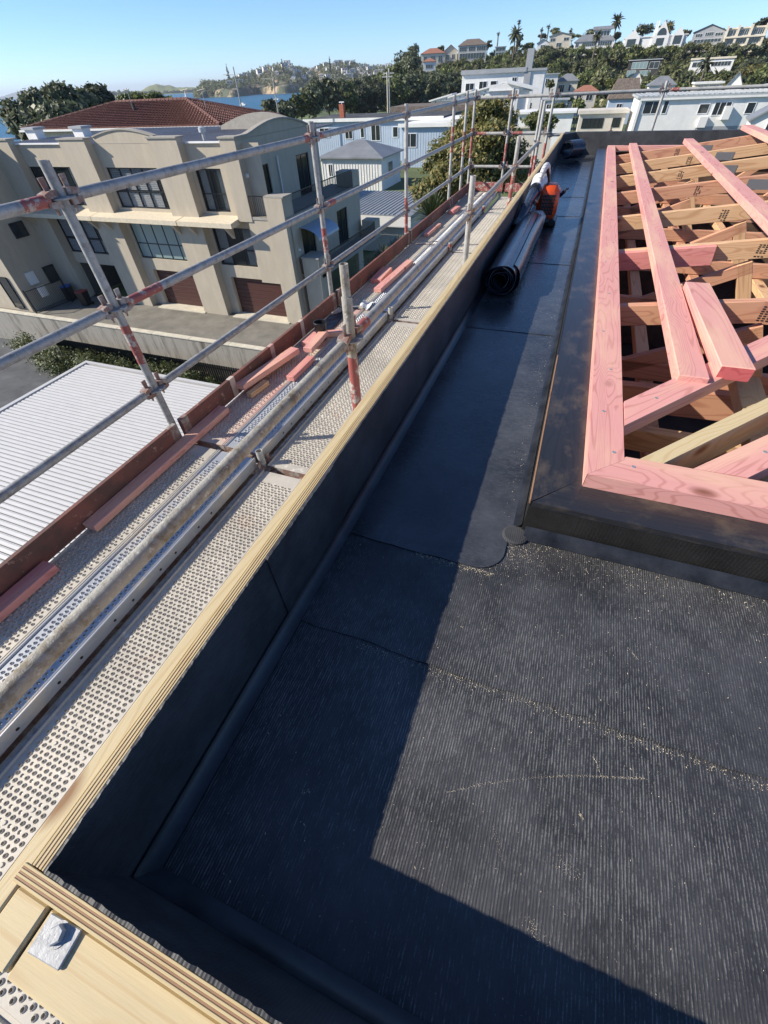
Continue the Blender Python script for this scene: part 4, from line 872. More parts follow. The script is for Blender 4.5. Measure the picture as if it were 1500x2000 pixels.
# shaded side, upper storey
XS = -15.7*S; sw = MB(); os_ = Vector((XS, YF, -4.85*S)); sl = lambda y: y*S-YF; sz = lambda z: (z+4.85)*S
wallgrid(sw, os_, Y3, Z3, sl(29.9), sz(-1.75), [(sl(22.5), sl(24.05), 0.1, sz(-2.86)), (sl(27.0), sl(28.5), 0.1, sz(-2.86))], X3, 0.2)
put('side_wall', sw, stucco, A)
put('side_arch', (lambda m: (m.prism([(YF, -1.76*S), (YF, -1.69*S), (22.6*S, -1.67*S)]+[(22.6*S+(6.2*S)*k/12, (-1.69+0.41*math.sin(math.pi*k/12))*S) for k in range(1, 12)]+[(28.9*S, -1.72*S), (29.9*S, -1.74*S), (29.9*S, -1.76*S)], lambda y, z: (XS, y, z), lambda y, z: (XS-0.25, y, z)), m)[1])(MB()), stucco, A)
m = MB(); pp = [(YF, -1.69*S), (22.6*S, -1.67*S)]+[(22.6*S+(6.2*S)*k/12, (-1.69+0.41*math.sin(math.pi*k/12))*S) for k in range(1, 12)]+[(28.9*S, -1.72*S), (29.9*S, -1.74*S)]
for k in range(len(pp)-1): m.obox((XS-0.1, pp[k][0], pp[k][1]+0.035), (XS-0.1, pp[k+1][0], pp[k+1][1]+0.035), 0.34, 0.07)
put('side_cap', m, stucco_d, A)
for a, b in ((22.5, 24.05), (27.0, 28.5)): window(A, os_, Y3, Z3, X3, sl(a), sl(b), 0.1, sz(-2.86), 2, 1, 0.1, 0.06, darkfr, pane, interior, name='balcony_door')
put('downpipe', MB().tube((XS+0.09, 24.9*S, -4.8*S), (XS+0.09, 24.9*S, -2.65*S), 0.05, n=12), white, A, smooth=True)
put('wall_lamp', MB().lathe([(0.001, 0.10), (0.09, 0.08), (0.11, 0.0)], (XS, 22.0*S, -3.1*S), (1, 0, 0), 12), white, A, smooth=True)
# lower two storeys reach further out to a terrace
XM = -13.66*S; lw = MB(); om = Vector((XM, YF+0.4, UP)); lz = lambda z: z*S-UP; ll = lambda y: y*S-YF-0.4
wallgrid(lw, om, Y3, Z3, ll(31.0), lz(-4.85), [(ll(22.9), ll(24.4), lz(-7.35), lz(-5.45)), (ll(27.4), ll(28.9), lz(-7.35), lz(-5.5)), (ll(24.8), ll(30.2), 0.02, lz(-8.1))], X3, 0.25)
put('lower_side_wall', lw, stucco, A)
for a, b in ((22.9, 24.4), (27.4, 28.9)): window(A, om, Y3, Z3, X3, ll(a), ll(b), lz(-7.35), lz(-5.45 if a < 25 else -5.5), 2, 1, 0.1, 0.06, darkfr, pane, interior, name='side_door')
put('undercroft', MB().box(XM-4, XM-3.9, 24.8*S, 30.2*S, UP, -8.1*S), interior, A)
put('terrace_slab', MB().box(XS+0.002, XM+0.05, YF+0.02, 31*S, -4.85*S, -4.72*S), stucco_d, A)
put('terrace_front', MB().box(-16.0*S, -14.76*S, YF+0.05, YF+0.3, -7.86*S, -4.86*S), stucco, A)
tc = put('terrace_parapet', MB().box(-14.74*S, -13.62*S, YF-0.02, YF+1.0, -3.89*S, -3.83*S), stucco_d, A)
put('terrace_end_block', MB().box(XM-1.2, XM+0.05, 30.0*S, 31.0*S, -4.7*S, -3.95*S), stucco, A)
def railing(parent, p0, p1, h, gap=0.11, r=0.011, name='railing'):
    p0 = Vector(p0); p1 = Vector(p1); m = MB(); L = (p1-p0).length; m.obox(p0+Z3*h, p1+Z3*h, 0.045, 0.045); m.obox(p0+Z3*0.08, p1+Z3*0.08, 0.035, 0.035)
    rl = put(name, m, blackmetal, parent); n = int(L/gap); b = MB()
    for k in range(n+1): q = p0.lerp(p1, k/n); b.tube(q+Z3*0.08, q+Z3*h, r, n=6, cap=False)
    put('baluster', b, blackmetal, rl); return rl
railing(A, (-15.65*S, YF+0.05, -4.72*S), (-14.76*S, YF+0.05, -4.72*S), 0.95)
railing(A, (XM, YF+1.05, -4.72*S), (XM, 30.0*S, -4.72*S), 0.95)
put('balcony_slab', MB().box(XM+0.003, XM+1.35, YF+0.9, 31.4*S, -7.62*S, -7.45*S), stucco_d, A)
put('balcony_block', MB().box(XM+0.25, XM+1.35, YF+0.6, YF+1.9, UP, -6.62*S), stucco, A); put('balcony_block_cap', MB().box(XM+0.2, XM+1.4, YF+0.55, YF+1.95, -6.618*S, -6.56*S), stucco_d, A)
railing(A, (XM+0.05, YF+0.7, -7.45*S), (XM+0.25, YF+0.7, -7.45*S), 0.9); railing(A, (XM+1.3, YF+1.95, -7.45*S), (XM+1.3, 30.5*S, -7.45*S), 0.9)
put('balcony_end_block', MB().box(XM+0.3, XM+1.35, 30.5*S, 31.4*S, -7.44*S, -6.55*S), stucco, A)
aw = MB(); vs = []
for k in range(11):
    t = k/10; x = XM+0.02+1.25*math.sin(t*math.pi/2); z = -5.35*S-0.62*(1-math.cos(t*math.pi/2)); vs += [(x, 22.7*S, z), (x, 25.2*S, z)]
aw.add(vs, [(2*k, 2*k+2, 2*k+3, 2*k+1) for k in range(10)]); put('door_canopy', aw, glass('canopy_sheet', (0.25, 0.32, 0.4), 0.25), A, smooth=True)
put('wall_lamp', MB().lathe([(0.001, 0.10), (0.08, 0.08), (0.1, 0.0)], (XM, 22.4*S, -6.3*S), (1, 0, 0), 12), white, A, smooth=True)
# left wing stepping forward
put('wing_wall', MB().box(-42, -32.7*S, 18.5*S, YF+0.45, UP, -1.62*S), stucco, A); put('wing_cap', MB().box(-42.1, -32.7*S+0.08, 18.5*S-0.08, YF+0.4, -1.618*S, -1.55*S), greywall, A)
ow = Vector((-32.7*S+0.1, 0, 0))
window(A, ow, Y3, Z3, X3, 20.1*S, 21.0*S, -6.15*S, -5.35*S, 1, 1, 0.05, 0.05, darkfr, pane_d); window(A, ow, Y3, Z3, X3, 18.8*S, 19.9*S, -4.0*S, -2.9*S, 1, 1, 0.05, 0.05, darkfr, pane_d)
window(A, ow, Y3, Z3, X3, 20.6*S, 21.4*S, -8.9*S, -7.9*S, 1, 1, 0.05, 0.05, darkfr, pane_d)
put('meter_box', MB().box(-32.7*S+0.005, -32.7*S+0.12, 19.3*S, 19.9*S, -8.6*S, -7.9*S, 0.01), white, A)
window(A, Vector((0, 18.5*S-0.06, 0)), X3, Z3, -Y3, -37.6, -36.6, UP+0.2, UP+2.3, 1, 1, 0.0, 0.06, darkfr, pane_d, name='wing_door')

# ---- driveway gate, bins
G_ = thing('bar_gate', 'black vertical bar gate at the side of the apartment driveway', 'gate', (-31.8*S, 19.4*S, UP))
railing(G_, (-31.85*S, 18.25*S, UP+0.05), (-31.6*S, 20.6*S, UP+0.05), 1.5, 0.11, 0.012, 'gate_frame')
put('gate_post', MB().box(-31.9*S-0.04, -31.9*S+0.04, 18.18*S-0.04, 18.18*S+0.04, UP, UP+1.65), blackmetal, G_); put('gate_post', MB().box(-31.58*S-0.04, -31.58*S+0.04, 20.68*S-0.04, 20.68*S+0.04, UP, UP+1.65), blackmetal, G_)
put('gate_sign', MB().box(-31.8*S+0.03, -31.8*S+0.05, 19.0*S, 19.55*S, UP+0.9, UP+1.6), white, G_)
def bin_(p, lid, label, rz):
    B = thing('wheelie_bin', label, 'bin', (0, 0, 0)); b = MB(); b.add([(-.24, -.26, .06), (.24, -.26, .06), (.24, .26, .06), (-.24, .26, .06), (-.29, -.32, .96), (.29, -.32, .96), (.29, .34, .96), (-.29, .34, .96)], [(3, 2, 1, 0), (4, 5, 6, 7), (0, 1, 5, 4), (1, 2, 6, 5), (2, 3, 7, 6), (3, 0, 4, 7)])
    put('bin_body', b, blackpl, B); l = MB().box(-.305, .305, -.36, .37, .962, 1.03, .02); put('lid', l, lid, B)
    for s in (-1, 1): put('wheel', MB().tube((s*.26-.03*s, .27, .1), (s*.31, .27, .1), 0.1, n=14), blackmetal, B, smooth=True)
    B.location = Vector(p)+Vector((0, 0, ZC)); B.rotation_euler[2] = rz
p = onz(128, 560, UP+0.95); bin_((p.x, p.y, UP+0.002), bluepl, 'black wheelie bin with a blue lid beside the bar gate', 0.6)
p = onz(158, 570, UP+0.95); bin_((p.x, p.y, UP+0.002), redpl, 'black wheelie bin with a dull red lid next to the blue lidded one', 0.2)

# ---- retaining wall, slat fence, hedge, louvred roof
RW = thing('retaining_wall', 'streaked concrete retaining wall with a pale cap below the apartment driveway', 'wall', (-25, 19.75, LOW))
put('wall_face', MB().box(-60, -6, 19.6, 19.88, LOW, UP+0.06), concrete, RW); 
for k in range(18): put('cap_stone', MB().box(-60+3*k, -57.012+3*k, 19.55, 19.93, UP+0.062, UP+0.14, 0.01), conc_cap, RW)
FN = thing('slat_fence', 'black vertical slat fence between the louvred roof and the retaining wall', 'fence', (-20, 18.3, LOW))
put('fence_rail', MB().box(-32, -6, 18.34, 18.38, LOW+0.3, LOW+0.38).box(-32, -6, 18.34, 18.38, LOW+1.3, LOW+1.38), blackmetal, FN)
sm = MB().box(-0.055, 0.055, -0.012, 0.012, 0, 1.55).mesh('fence_slat'); sm.materials.append(blackmetal)
for k in range(150): link_mesh('fence_slat', sm, FN, Matrix.Translation((-32+k*0.172, 18.31, LOW+0.05))@Matrix.Rotation(R(28), 4, 'Z'))
LR = thing('louvred_roof', 'white aluminium louvred pergola roof below the scaffold', 'pergola', (-14, 7, LOW))
LZ = -9.75; lx0, lx1, ly0, ly1 = -22.5, -5.2, -3.0, 13.73
put('perimeter_beam', MB().box(lx0, lx1, ly1-0.18, ly1, LZ-0.2, LZ+0.03).box(lx0, lx0+0.22, ly0, ly1-0.182, LZ-0.2, LZ+0.03).box(lx1-0.2, lx1, ly0, ly1-0.182, LZ-0.2, LZ+0.03), whiteroof, LR)
bm = MB(); bl_ = lx1-0.22-(lx0+0.36)
bm.prism([(0, 0), (0.115, 0.022), (0.135, 0.0), (0.165, 0.0), (0.165, -0.03), (0.0, -0.03)], lambda y, z: (0, y, z), lambda y, z: (bl_, y, z)); bm = bm.mesh('louvre_blade'); bm.materials.append(whiteroof)
nb = int((ly1-0.2-ly0)/0.2)
for k in range(nb): link_mesh('louvre_blade', bm, LR, Matrix.Translation((lx0+0.36, ly0+0.05+k*0.2, LZ)))
put('end_channel', MB().box(lx0+0.225, lx0+0.5, ly0, ly1-0.2, LZ-0.2, LZ-0.09), blackmetal, LR)
for x, y in ((lx0+0.1, ly1-0.1), (lx1-0.1, ly1-0.1), (lx0+0.1, 2.0)): put('post', MB().box(x-0.08, x+0.08, y-0.08, y+0.08, LOW, LZ-0.2), whiteroof, LR)

# ================================================================== FOLIAGE
def np_mesh(name, verts, quads, mat):
    me = bpy.data.meshes.new(name); nv, nf, k = len(verts), len(quads), quads.shape[1]
    me.vertices.add(nv); me.vertices.foreach_set('co', verts.astype(np.float32).ravel())
    me.loops.add(nf*k); me.loops.foreach_set('vertex_index', quads.astype(np.int32).ravel())
    me.polygons.add(nf); me.polygons.foreach_set('loop_start', np.arange(0, nf*k, k, dtype=np.int32)); me.update(calc_edges=True); me.validate()
    me.materials.append(mat); return me
def leaf_cards(pts, nrm, size, g):
    n = len(pts); r = g.normal(size=(n, 3)); nn = nrm+r*0.75; nn /= np.linalg.norm(nn, axis=1)[:, None]+1e-9
    a = np.cross(nn, g.normal(size=(n, 3))); a /= np.linalg.norm(a, axis=1)[:, None]+1e-9; b = np.cross(nn, a)
    s = size*g.uniform(0.6, 1.35, (n, 1)); L = a*s; W = b*s*g.uniform(0.35, 0.7, (n, 1))
    v = np.stack([pts-L, pts+W-nn*s*0.18, pts+L, pts-W-nn*s*0.18], 1).reshape(-1, 3)
    return v, np.arange(4*n).reshape(-1, 4)
def crown_mesh(name, lobes, n, size, mat, seed=0, clump=0.26, hollow=0.72):
    """leaf-sized faces gathered in clumps over the lobes of a crown"""
    g = np.random.default_rng(seed); lobes = np.array(lobes, float)
    ar = (lobes[:, 3]*lobes[:, 4]*lobes[:, 5])**(2/3); cnt = (n*ar/ar.sum()).astype(int)+4; P = []; Q = []
    for lb, c in zip(lobes, cnt):
        K = max(5, int(c/55)); d = g.normal(size=(K, 3)); d[:, 2] += 0.25; d /= np.linalg.norm(d, axis=1)[:, None]
        rad = g.uniform(hollow, 1.0, (K, 1)); cc = d*rad; k = g.integers(0, K, c)
        off = g.normal(size=(c, 3))*clump*g.uniform(0.5, 1.0, (c, 1)); p = cc[k]+off
        P.append(lb[:3]+p*lb[3:]); q = p/(np.linalg.norm(p, axis=1)[:, None]+1e-9); q[:, 2] += 0.35; Q.append(q)
    v, f = leaf_cards(np.concatenate(P), np.concatenate(Q), size, g); return np_mesh(name, v, f, mat)
def limbs(base, lobes, r, g, n=6):
    m = MB(); base = Vector(base); top = Vector((sum(l[0] for l in lobes)/len(lobes), sum(l[1] for l in lobes)/len(lobes), min(l[2]-l[5]*0.5 for l in lobes)))
    fork = base.lerp(top, 0.75); fork.x += g.uniform(-.1, .1); m.path([base, base.lerp(fork, 0.5)+Vector((g.uniform(-.1, .1), g.uniform(-.1, .1), 0)), fork], [r, r*0.8, r*0.65], 9)
    for l in lobes[:n]:
        e = Vector(l[:3]); mid = fork.lerp(e, 0.5)+Vector((g.uniform(-.2, .2)*l[3], g.uniform(-.2, .2)*l[4], -0.1*l[5])); m.path([fork, mid, e+Vector((0, 0, l[5]*0.4))], [r*0.5, r*0.32, r*0.08], 6)
    return m
def tree(name, label, base, lobes, n, size, mat, r=0.25, seed=1, group=None, cat='tree', clump=0.26, hollow=0.72):
    g = random.Random(seed); T = thing(name, label, cat, tuple(base), group); B = Vector(base)
    me = crown_mesh('crown', [(l[0]-B.x, l[1]-B.y, l[2]-B.z, *l[3:]) for l in lobes], n, size, mat, seed, clump, hollow)
    o = bpy.data.objects.new('crown', me); COL.objects.link(o); o.parent = T
    put('trunk', limbs(B, lobes, r, g), bark, T, smooth=True); return T
def ball_lobes(c, rx, rz, k, g, spread=0.75):
    L = []
    for i in range(k):
        a = g.uniform(0, 6.28); q = g.uniform(0.15, spread); s = g.uniform(0.38, 0.6)
        L.append((c[0]+math.cos(a)*rx*q, c[1]+math.sin(a)*rx*q, c[2]+g.uniform(-0.5, 0.55)*rz, rx*s, rx*s, rz*s*g.uniform(0.8, 1.1)))
    return L
# big coastal trees behind the tiled roof
g = random.Random(11)
def px_lobes(specs, D, depth=1.0):
    L = []
    for (x, y, rx, ry, *dd) in specs:
        D2 = D+(dd[0] if dd else 0); c = far(x, y, D2); a = (far(x+rx, y, D2)-c).length; b = abs(far(x, y-ry, D2).z-c.z); L.append((c.x, c.y, c.z, a, a*depth, b))
    return L
c = far(110, 290, 84); tree('coastal_tree', 'huge dark spreading coastal tree behind the red tiled roof', (c.x, c.y, UP), px_lobes([(40, 225, 30, 24), (75, 200, 28, 22), (60, 245, 38, 24, -3), (120, 195, 32, 26), (115, 230, 38, 26, -4), (160, 205, 30, 24), (150, 235, 34, 24, -3), (85, 260, 40, 22, -4)], 84), 27000, 0.34, lf_poh, 0.55, 5)
c = far(193, 240, 88); tree('coastal_tree', 'rounder dark coastal tree close beside the huge one behind the tiled roof', (c.x, c.y, UP), px_lobes([(190, 190, 22, 20), (208, 205, 18, 20), (180, 215, 26, 22, -2), (200, 225, 20, 16, -3)], 88), 11000, 0.34, lf_poh, 0.45, 6)
c = far(280, 215, 95); tree('low_tree', 'low bronze green tree tops peeping over the tiled ridge', (c.x, c.y, UP), px_lobes([(250, 196, 18, 10), (272, 193, 15, 9), (300, 193, 18, 10), (325, 197, 15, 6)], 95), 4000, 0.3, lf_mid, 0.3, 8)
# band of dark trees along the shore
mid = [(488, 222, 28, 18, 172), (530, 213, 20, 18, 176), (558, 218, 20, 20, 172), (584, 208, 18, 26, 178), (608, 200, 22, 30, 182), (640, 188, 34, 34, 205), (672, 190, 30, 34, 215), (700, 195, 30, 36, 225), (735, 190, 32, 38, 232), (770, 186, 32, 38, 240), (806, 180, 32, 42, 250), (840, 175, 30, 40, 262), (770, 150, 24, 24, 300), (800, 128, 26, 26, 320), (716, 165, 20, 16, 300), (755, 165, 26, 20, 290), (690, 170, 20, 16, 270)]
mlab = ['low dark tree just right of the second mast', 'broad dark evergreen in the belt of trees along the shore']
for i, (x, y, rx, ry, D) in enumerate(mid):
    if i == 0: continue
    c = far(x, y, D); a = (far(x+rx, y, D)-c).length; b = abs(far(x, y-ry, D).z-c.z); gg = random.Random(i)
    tree('evergreen_tree', ('broad dark evergreen in the belt of trees along the shore' if i % 3 else 'lighter green tree among the dark evergreens along the shore'), (c.x, c.y, UP if i < 13 else c.z-b-3), [(c.x, c.y, c.z, a*.7, a*.7, b*.75)]+ball_lobes(c, a, b, 7, gg), 5200, 0.36+D/900, lf_poh if i % 3 else lf_mid, 0.3, 20+i, 'shore belt trees' if i % 3 else 'lighter shore belt trees')

# bronze-leaved bush beyond the scaffold
sp = [(955, 213, 34, 22), (985, 232, 26, 22, 1), (930, 240, 30, 24), (962, 262, 44, 26, -1), (905, 268, 34, 26), (872, 290, 30, 26), (850, 318, 26, 24, -1), (925, 300, 46, 28, -1), (985, 300, 40, 30, 1), (868, 345, 36, 26, -2), (840, 378, 36, 26, -2), (925, 350, 50, 30, -1), (985, 345, 44, 28), (900, 395, 44, 28, -1), (1015, 330, 30, 26, 1)]
c = far(925, 330, 21.5)
tree('bronze_bush', 'tall bush with bronze green leaves just beyond the scaffold', (c.x, c.y, UP), px_lobes(sp, 21.5), 36000, 0.07, lf_bro, 0.11, 31, cat='tree', clump=0.3, hollow=0.45)
# spiky plants
def spikes(name, label, base, n, ln, wd, mat, seed, group=None, tilt=(0.05, 1.25), stem=0.0, cat='plant', droop=0.5):
    g = random.Random(seed); T = thing(name, label, cat, tuple(base), group); b = Vector(base)+Vector((0, 0, stem)); m = MB()
    for i in range(n):
        a = g.uniform(0, 6.283); t = g.uniform(*tilt); L = ln*g.uniform(0.7, 1.1); d = Vector((math.cos(a)*math.sin(t), math.sin(a)*math.sin(t), math.cos(t))); s = d.cross(Z3).normalized()*wd
        p = [b, b+d*L*0.4, b+d*L*0.75-Z3*L*0.07*droop, b+d*L-Z3*L*0.22*droop]
        m.add([p[0]-s*.6, p[0]+s*.6, p[1]+s, p[1]-s, p[2]+s*.7, p[2]-s*.7, p[3]], [(0, 1, 2, 3), (3, 2, 4, 5), (5, 4, 6)])
    put('leaves', m, mat, T)
    if stem: put('stem', MB().path([base, Vector(base)+Vector((0.05, 0, stem*0.5)), b], [0.13, 0.1, 0.09], 9), bark, T, smooth=True)
    return T
c = far(842, 425, 17.5); spikes('cabbage_tree', 'green spiky cabbage tree head between the scaffold and the bronze bush', (c.x, c.y, UP), 150, 0.95, 0.03, lf_flax, 3, stem=c.z-UP, tilt=(0.05, 1.7), cat='tree')
for k, (x, y, D) in enumerate(((800, 462, 30), (782, 474, 29.5), (768, 482, 30), (752, 488, 29), (738, 500, 29), (726, 512, 28.5), (790, 488, 28.5), (760, 505, 28), (742, 520, 27.5))):
    c = far(x, y, D); spikes('yucca', 'grey green yucca clump in the bed beside the metal roofed garage', (c.x, c.y, UP), 95, 0.95, 0.035, lf_yuc, 40+k, 'yuccas in the bed', stem=max(0.2, c.z-UP-0.4), tilt=(0.1, 1.35))
c = far(1055, 238, 46)
DT = tree('dragon_tree', 'small umbrella crowned tree with forked pale stems before the white garage', (c.x, c.y, c.z-3.2), [(c.x-.6, c.y, c.z, .6, .6, .4), (c.x+.6, c.y, c.z-.05, .6, .6, .4), (c.x, c.y, c.z+.25, .75, .7, .4), (c.x-.1, c.y+.4, c.z, .7, .7, .4)], 4200, 0.11, lf_lime, 0.09, 52)
# hedge in the lower yard
hg = thing('hedge', 'scruffy green hedge in the lower yard in front of the retaining wall', 'hedge', (-27, 17.2, LOW))
me = crown_mesh('foliage', [(x_+27-27, random.uniform(-.5, .3), random.uniform(.5, 1.1), 1.1, .8, .75) for x_ in np.arange(-7, 9, 1.0)], 15000, 0.075, lf_mid, 61, 0.3); q = bpy.data.objects.new('foliage', me); COL.objects.link(q); q.parent = hg
for x_ in (-31, -25, -21): put('stem', MB().path([(x_, 17.2, LOW), (x_+.05, 17.2, LOW+0.8)], 0.05), bark, hg)

# ================================================================== HOUSES
KEEP = []
def house(label, base, w, d, h, yaw, wall, roof, wins=(), fm=whitefr, gm=pane_d, cat='house', name='house', extra=None, foot=2.5, group=None, depth_note=None):
    """base = middle of the front wall at ground; x right, y back, z up in the house's own frame"""
    Hs = thing(name, label, cat, tuple(base), group); M = Matrix.Rotation(yaw, 4, 'Z'); B = Vector(base)
    def P_(nm, mb, mat, par=Hs):
        mb.v = [tuple(B+(M@Vector(v))) for v in mb.v]; return put(nm, mb, mat, par)
    P_('wall', MB().box(-w/2, w/2, 0, d, -foot, h), wall)
    kind, rm, *ra = roof; ov = 0.4
    if kind == 'flat': P_('roof', MB().box(-w/2-ov, w/2+ov, -ov-(ra[1] if len(ra) > 1 else 0), d+ov, h+0.003, h+(ra[0] if ra else 0.3)), rm)
    elif kind == 'gable':   # ridge runs back, gable faces front
        r = ra[0]; m = MB(); m.prism([(-w/2-ov, h-0.02-ov*r/(w/2)), (0, h+r), (w/2+ov, h-0.02-ov*r/(w/2)), (w/2+ov, h+.2-ov*r/(w/2)), (0, h+r+.22), (-w/2-ov, h+.2-ov*r/(w/2))], lambda x, z: (x, -ov, z), lambda x, z: (x, d+ov, z)); P_('roof', m, rm)
        P_('gable_wall', MB().prism([(-w/2, h), (0, h+r-0.01), (w/2, h)], lambda x, z: (x, 0.0, z), lambda x, z: (x, d, z)), wall)
    elif kind == 'hip':
        r = ra[0]; k = min(w, d)/2; y0, y1 = -ov, d+ov; xa = max(0.01, w/2-k*ra[1] if len(ra) > 1 else w/2-k); m = MB()
        m.add([(-w/2-ov, y0, h), (w/2+ov, y0, h), (w/2+ov, y1, h), (-w/2-ov, y1, h), (-xa, d/2, h+r), (xa, d/2, h+r), (-w/2-ov, y0, h-.15), (w/2+ov, y0, h-.15), (w/2+ov, y1, h-.15), (-w/2-ov, y1, h-.15)],
              [(0, 1, 5, 4), (1, 2, 5), (2, 3, 4, 5), (3, 0, 4), (6, 7, 1, 0), (7, 8, 2, 1), (8, 9, 3, 2), (9, 6, 0, 3), (9, 8, 7, 6)]); P_('roof', m, rm)
    elif kind == 'mono':    # falls to the left
        r = ra[0]; m = MB(); m.prism([(-w/2-ov, h+.003), (w/2+ov, h+r), (w/2+ov, h+r+.25), (-w/2-ov, h+.253)], lambda x, z: (x, -ov, z), lambda x, z: (x, d+ov, z)); P_('roof', m, rm)
        P_('gable_wall', MB().prism([(-w/2, h), (w/2, h), (w/2, h+r-.05)], lambda x, z: (x, 0, z), lambda x, z: (x, d, z)), wall)
    Mx = M.to_3x3()
    for wn in wins:
        face, x0, x1, z0, z1, *c = wn; cols = c[0] if c else 2; gmat = c[1] if len(c) > 1 else gm
        if face == 'f': o, u, n_ = B+Mx@Vector((-w/2, -0.06, 0)), Mx@X3, Mx@-Y3; W_ = w
        elif face == 'r': o, u, n_ = B+Mx@Vector((w/2+0.06, 0, 0)), Mx@Y3, Mx@X3; W_ = d
        else: o, u, n_ = B+Mx@Vector((-w/2-0.06, d, 0)), Mx@-Y3, Mx@-X3; W_ = d
        window(Hs, o, u, Z3, n_, x0*W_, x1*W_, z0*h, z1*h, cols, 1, 0.02, 0.09, fm, gmat)
    if extra: extra(Hs, P_, w, d, h)
    return Hs
def az(p): return math.atan2(p.x, p.y)
def hp(label, x0, x1, yt, yb, D, wall, roof, wins=(), depth=None, yaw=None, **k):
    xm = (x0+x1)/2; b = far(xm, yb, D); w = (far(x1, yb, D)-far(x0, yb, D)).length; h = far(xm, yt, D).z-b.z; yw = -az(b) if yaw is None else R(yaw)
    KEEP.append((x0-6, x1+6, yt-8, yb+2, D)); return house(label, b, w, depth or w*0.7, h, yw, wall, roof, wins, **k)

# metal-roofed garage, small board-and-batten building, blue houses
g0 = far(750, 482, 45.5)
def ext_garage(Hs, P_, w, d, h):
    m = MB()
    for k in range(int(w/0.4)): x = -w/2+0.2+k*0.4; m.box(x-0.03, x+0.03, -0.3, d+0.3, h+0.281, h+0.34)
    P_('roof_rib', m, paleroof); P_('fascia', MB().box(-w/2-0.42, w/2+0.42, -0.44, -0.41, h-0.55, h+0.22), white)
    m = MB()
    for k in range(12): z = 0.2*k-0.02; m.box(-w/2+0.02, w/2-0.02, -0.03, -0.001, z, z+0.175)
    P_('weatherboard', m, beige)
house('low garage with a ribbed grey metal roof and white fascia beside the yuccas', (-19.2, 40.5, UP), 11.5, 9.5, 2.55, 0, beige, ('flat', greyroof, 0.28), extra=ext_garage, name='garage', cat='garage')
def ext_batten(Hs, P_, w, d, h):
    m = MB()
    for k in range(int(w/0.42)): x = -w/2+0.21+k*0.42; m.box(x-0.035, x+0.035, -0.045, -0.002, -0.5, h-0.1)
    for k in range(int(d/0.42)): y = 0.21+k*0.42; m.box(w/2+0.002, w/2+0.045, y-0.035, y+0.035, -0.5, h-0.1)
    P_('batten', m, white)
house('small white board and batten building with a grey hipped metal roof', (-31.0, 68, UP), 9.2, 8, 3.6, 0, white, ('hip', greyroof, 1.5), [('r', .3, .55, .35, .8, 1), ('f', .12, .2, .4, .8, 1)], extra=ext_batten, name='cottage')
def ext_blue(Hs, P_, w, d, h):
    m = MB()
    for k in range(int(w/0.45)): x = -w/2+0.2+k*0.45; m.box(x-0.02, x+0.02, -0.03, -0.002, -0.4, h-0.05)
    P_('batten', m, bluewall)
    P_('fascia', MB().box(-w/2-0.45, w/2+0.45, -0.47, -0.42, h-0.05, h+0.42), white)
house('pale blue two storey house with a flat dark roof and white fascia', (-39.5, 97, UP), 27, 14, 5.6, 0, bluewall, ('flat', darkroof, 0.35), [('f', .30, .36, .55, .86, 2), ('f', .42, .45, .58, .84, 1), ('f', .50, .57, .50, .9, 2), ('f', .66, .70, .58, .85, 1), ('f', .74, .84, .52, .9, 2), ('f', .1, .18, .6, .85, 2)], extra=ext_blue)
house('pale blue block with a sloping white edged roof beside the flat roofed house', (-26.2, 89, UP), 9, 12, 5.2, 0, bluewall, ('mono', white, 0.5), [('f', .05, .3, .5, .85, 2), ('r', .2, .4, .5, .8, 2)], extra=ext_blue)
ch = thing('brick_chimney', 'orange brick chimney with a cowl on the flat dark roof', 'chimney', (-46.5, 100, -5.05))
put('stack', MB().box(-46.95, -46.05, 99.6, 100.4, -5.05, -3.2), brick, ch); put('cowl', MB().box(-47.0, -46.0, 99.9, 100.1, -3.0, -2.85).box(-46.55, -46.45, 99.95, 100.05, -3.2, -3.0), whitefr, ch)
house('long low building with a shingled parapet roof behind the blue house', (-33, 118, UP), 20, 12, 5.6, 0, beige, ('flat', shingle, 0.9), [('f', .5, .6, .3, .7, 3), ('f', .7, .86, .3, .7, 3)])
# red tiled house behind the apartment block
TH = thing('tiled_house', 'house with a large red clay tiled hipped roof behind the apartment block', 'house', (-40, 46, UP))
ex0, ex1, ey0, ey1, ez, rz_ = -52.5, -29.0, 38.5, 48.1, -2.25, -0.80; ra_, rb_, ry = -44.2, -35.7, 43.3
put('wall', MB().box(ex0+.5, ex1-.5, ey0+.5, ey1-.5, UP, ez-0.1), cream, TH)
def tiled(a, b, c, d, rows):
    """courses of tiles, each a strip lapping the one below: a-b is the eave, d-c the ridge side"""
    a, b, c, d = map(Vector, (a, b, c, d)); m = MB(); up = (b-a).cross(d-a).normalized(); up = up if up.z > 0 else -up
    for k in range(rows):
        t0, t1 = k/rows, (k+1.12)/rows; p, q = a.lerp(d, t0)+up*0.15, b.lerp(c, t0)+up*0.15; r, s = b.lerp(c, min(1, t1))+up*0.02, a.lerp(d, min(1, t1))+up*0.02
        m.quad(p, q, r, s); m.quad(p-up*0.14, q-up*0.14, q, p)
        n = int((q-p).length/0.33)
        for i in range(n):
            f0 = (i+0.5)/n; e = (q-p)/n; w0 = p.lerp(q, f0); w1 = s.lerp(r, f0); m.quad(w0-e*.22+up*.012, w0+up*.075, w1+up*.055, w1-e*.22+up*.008); m.quad(w0+up*.075, w0+e*.22+up*.012, w1+e*.22+up*.008, w1+up*.055)
    return m
rt = put('roof', tiled((ex0, ey0, ez), (ex1, ey0, ez), (rb_, ry, rz_), (ra_, ry, rz_), 15), tile, TH)
put('roof_end', tiled((ex1, ey0, ez), (ex1, ey1, ez), (rb_, ry+.01, rz_), (rb_, ry-.01, rz_), 18), tile, TH)
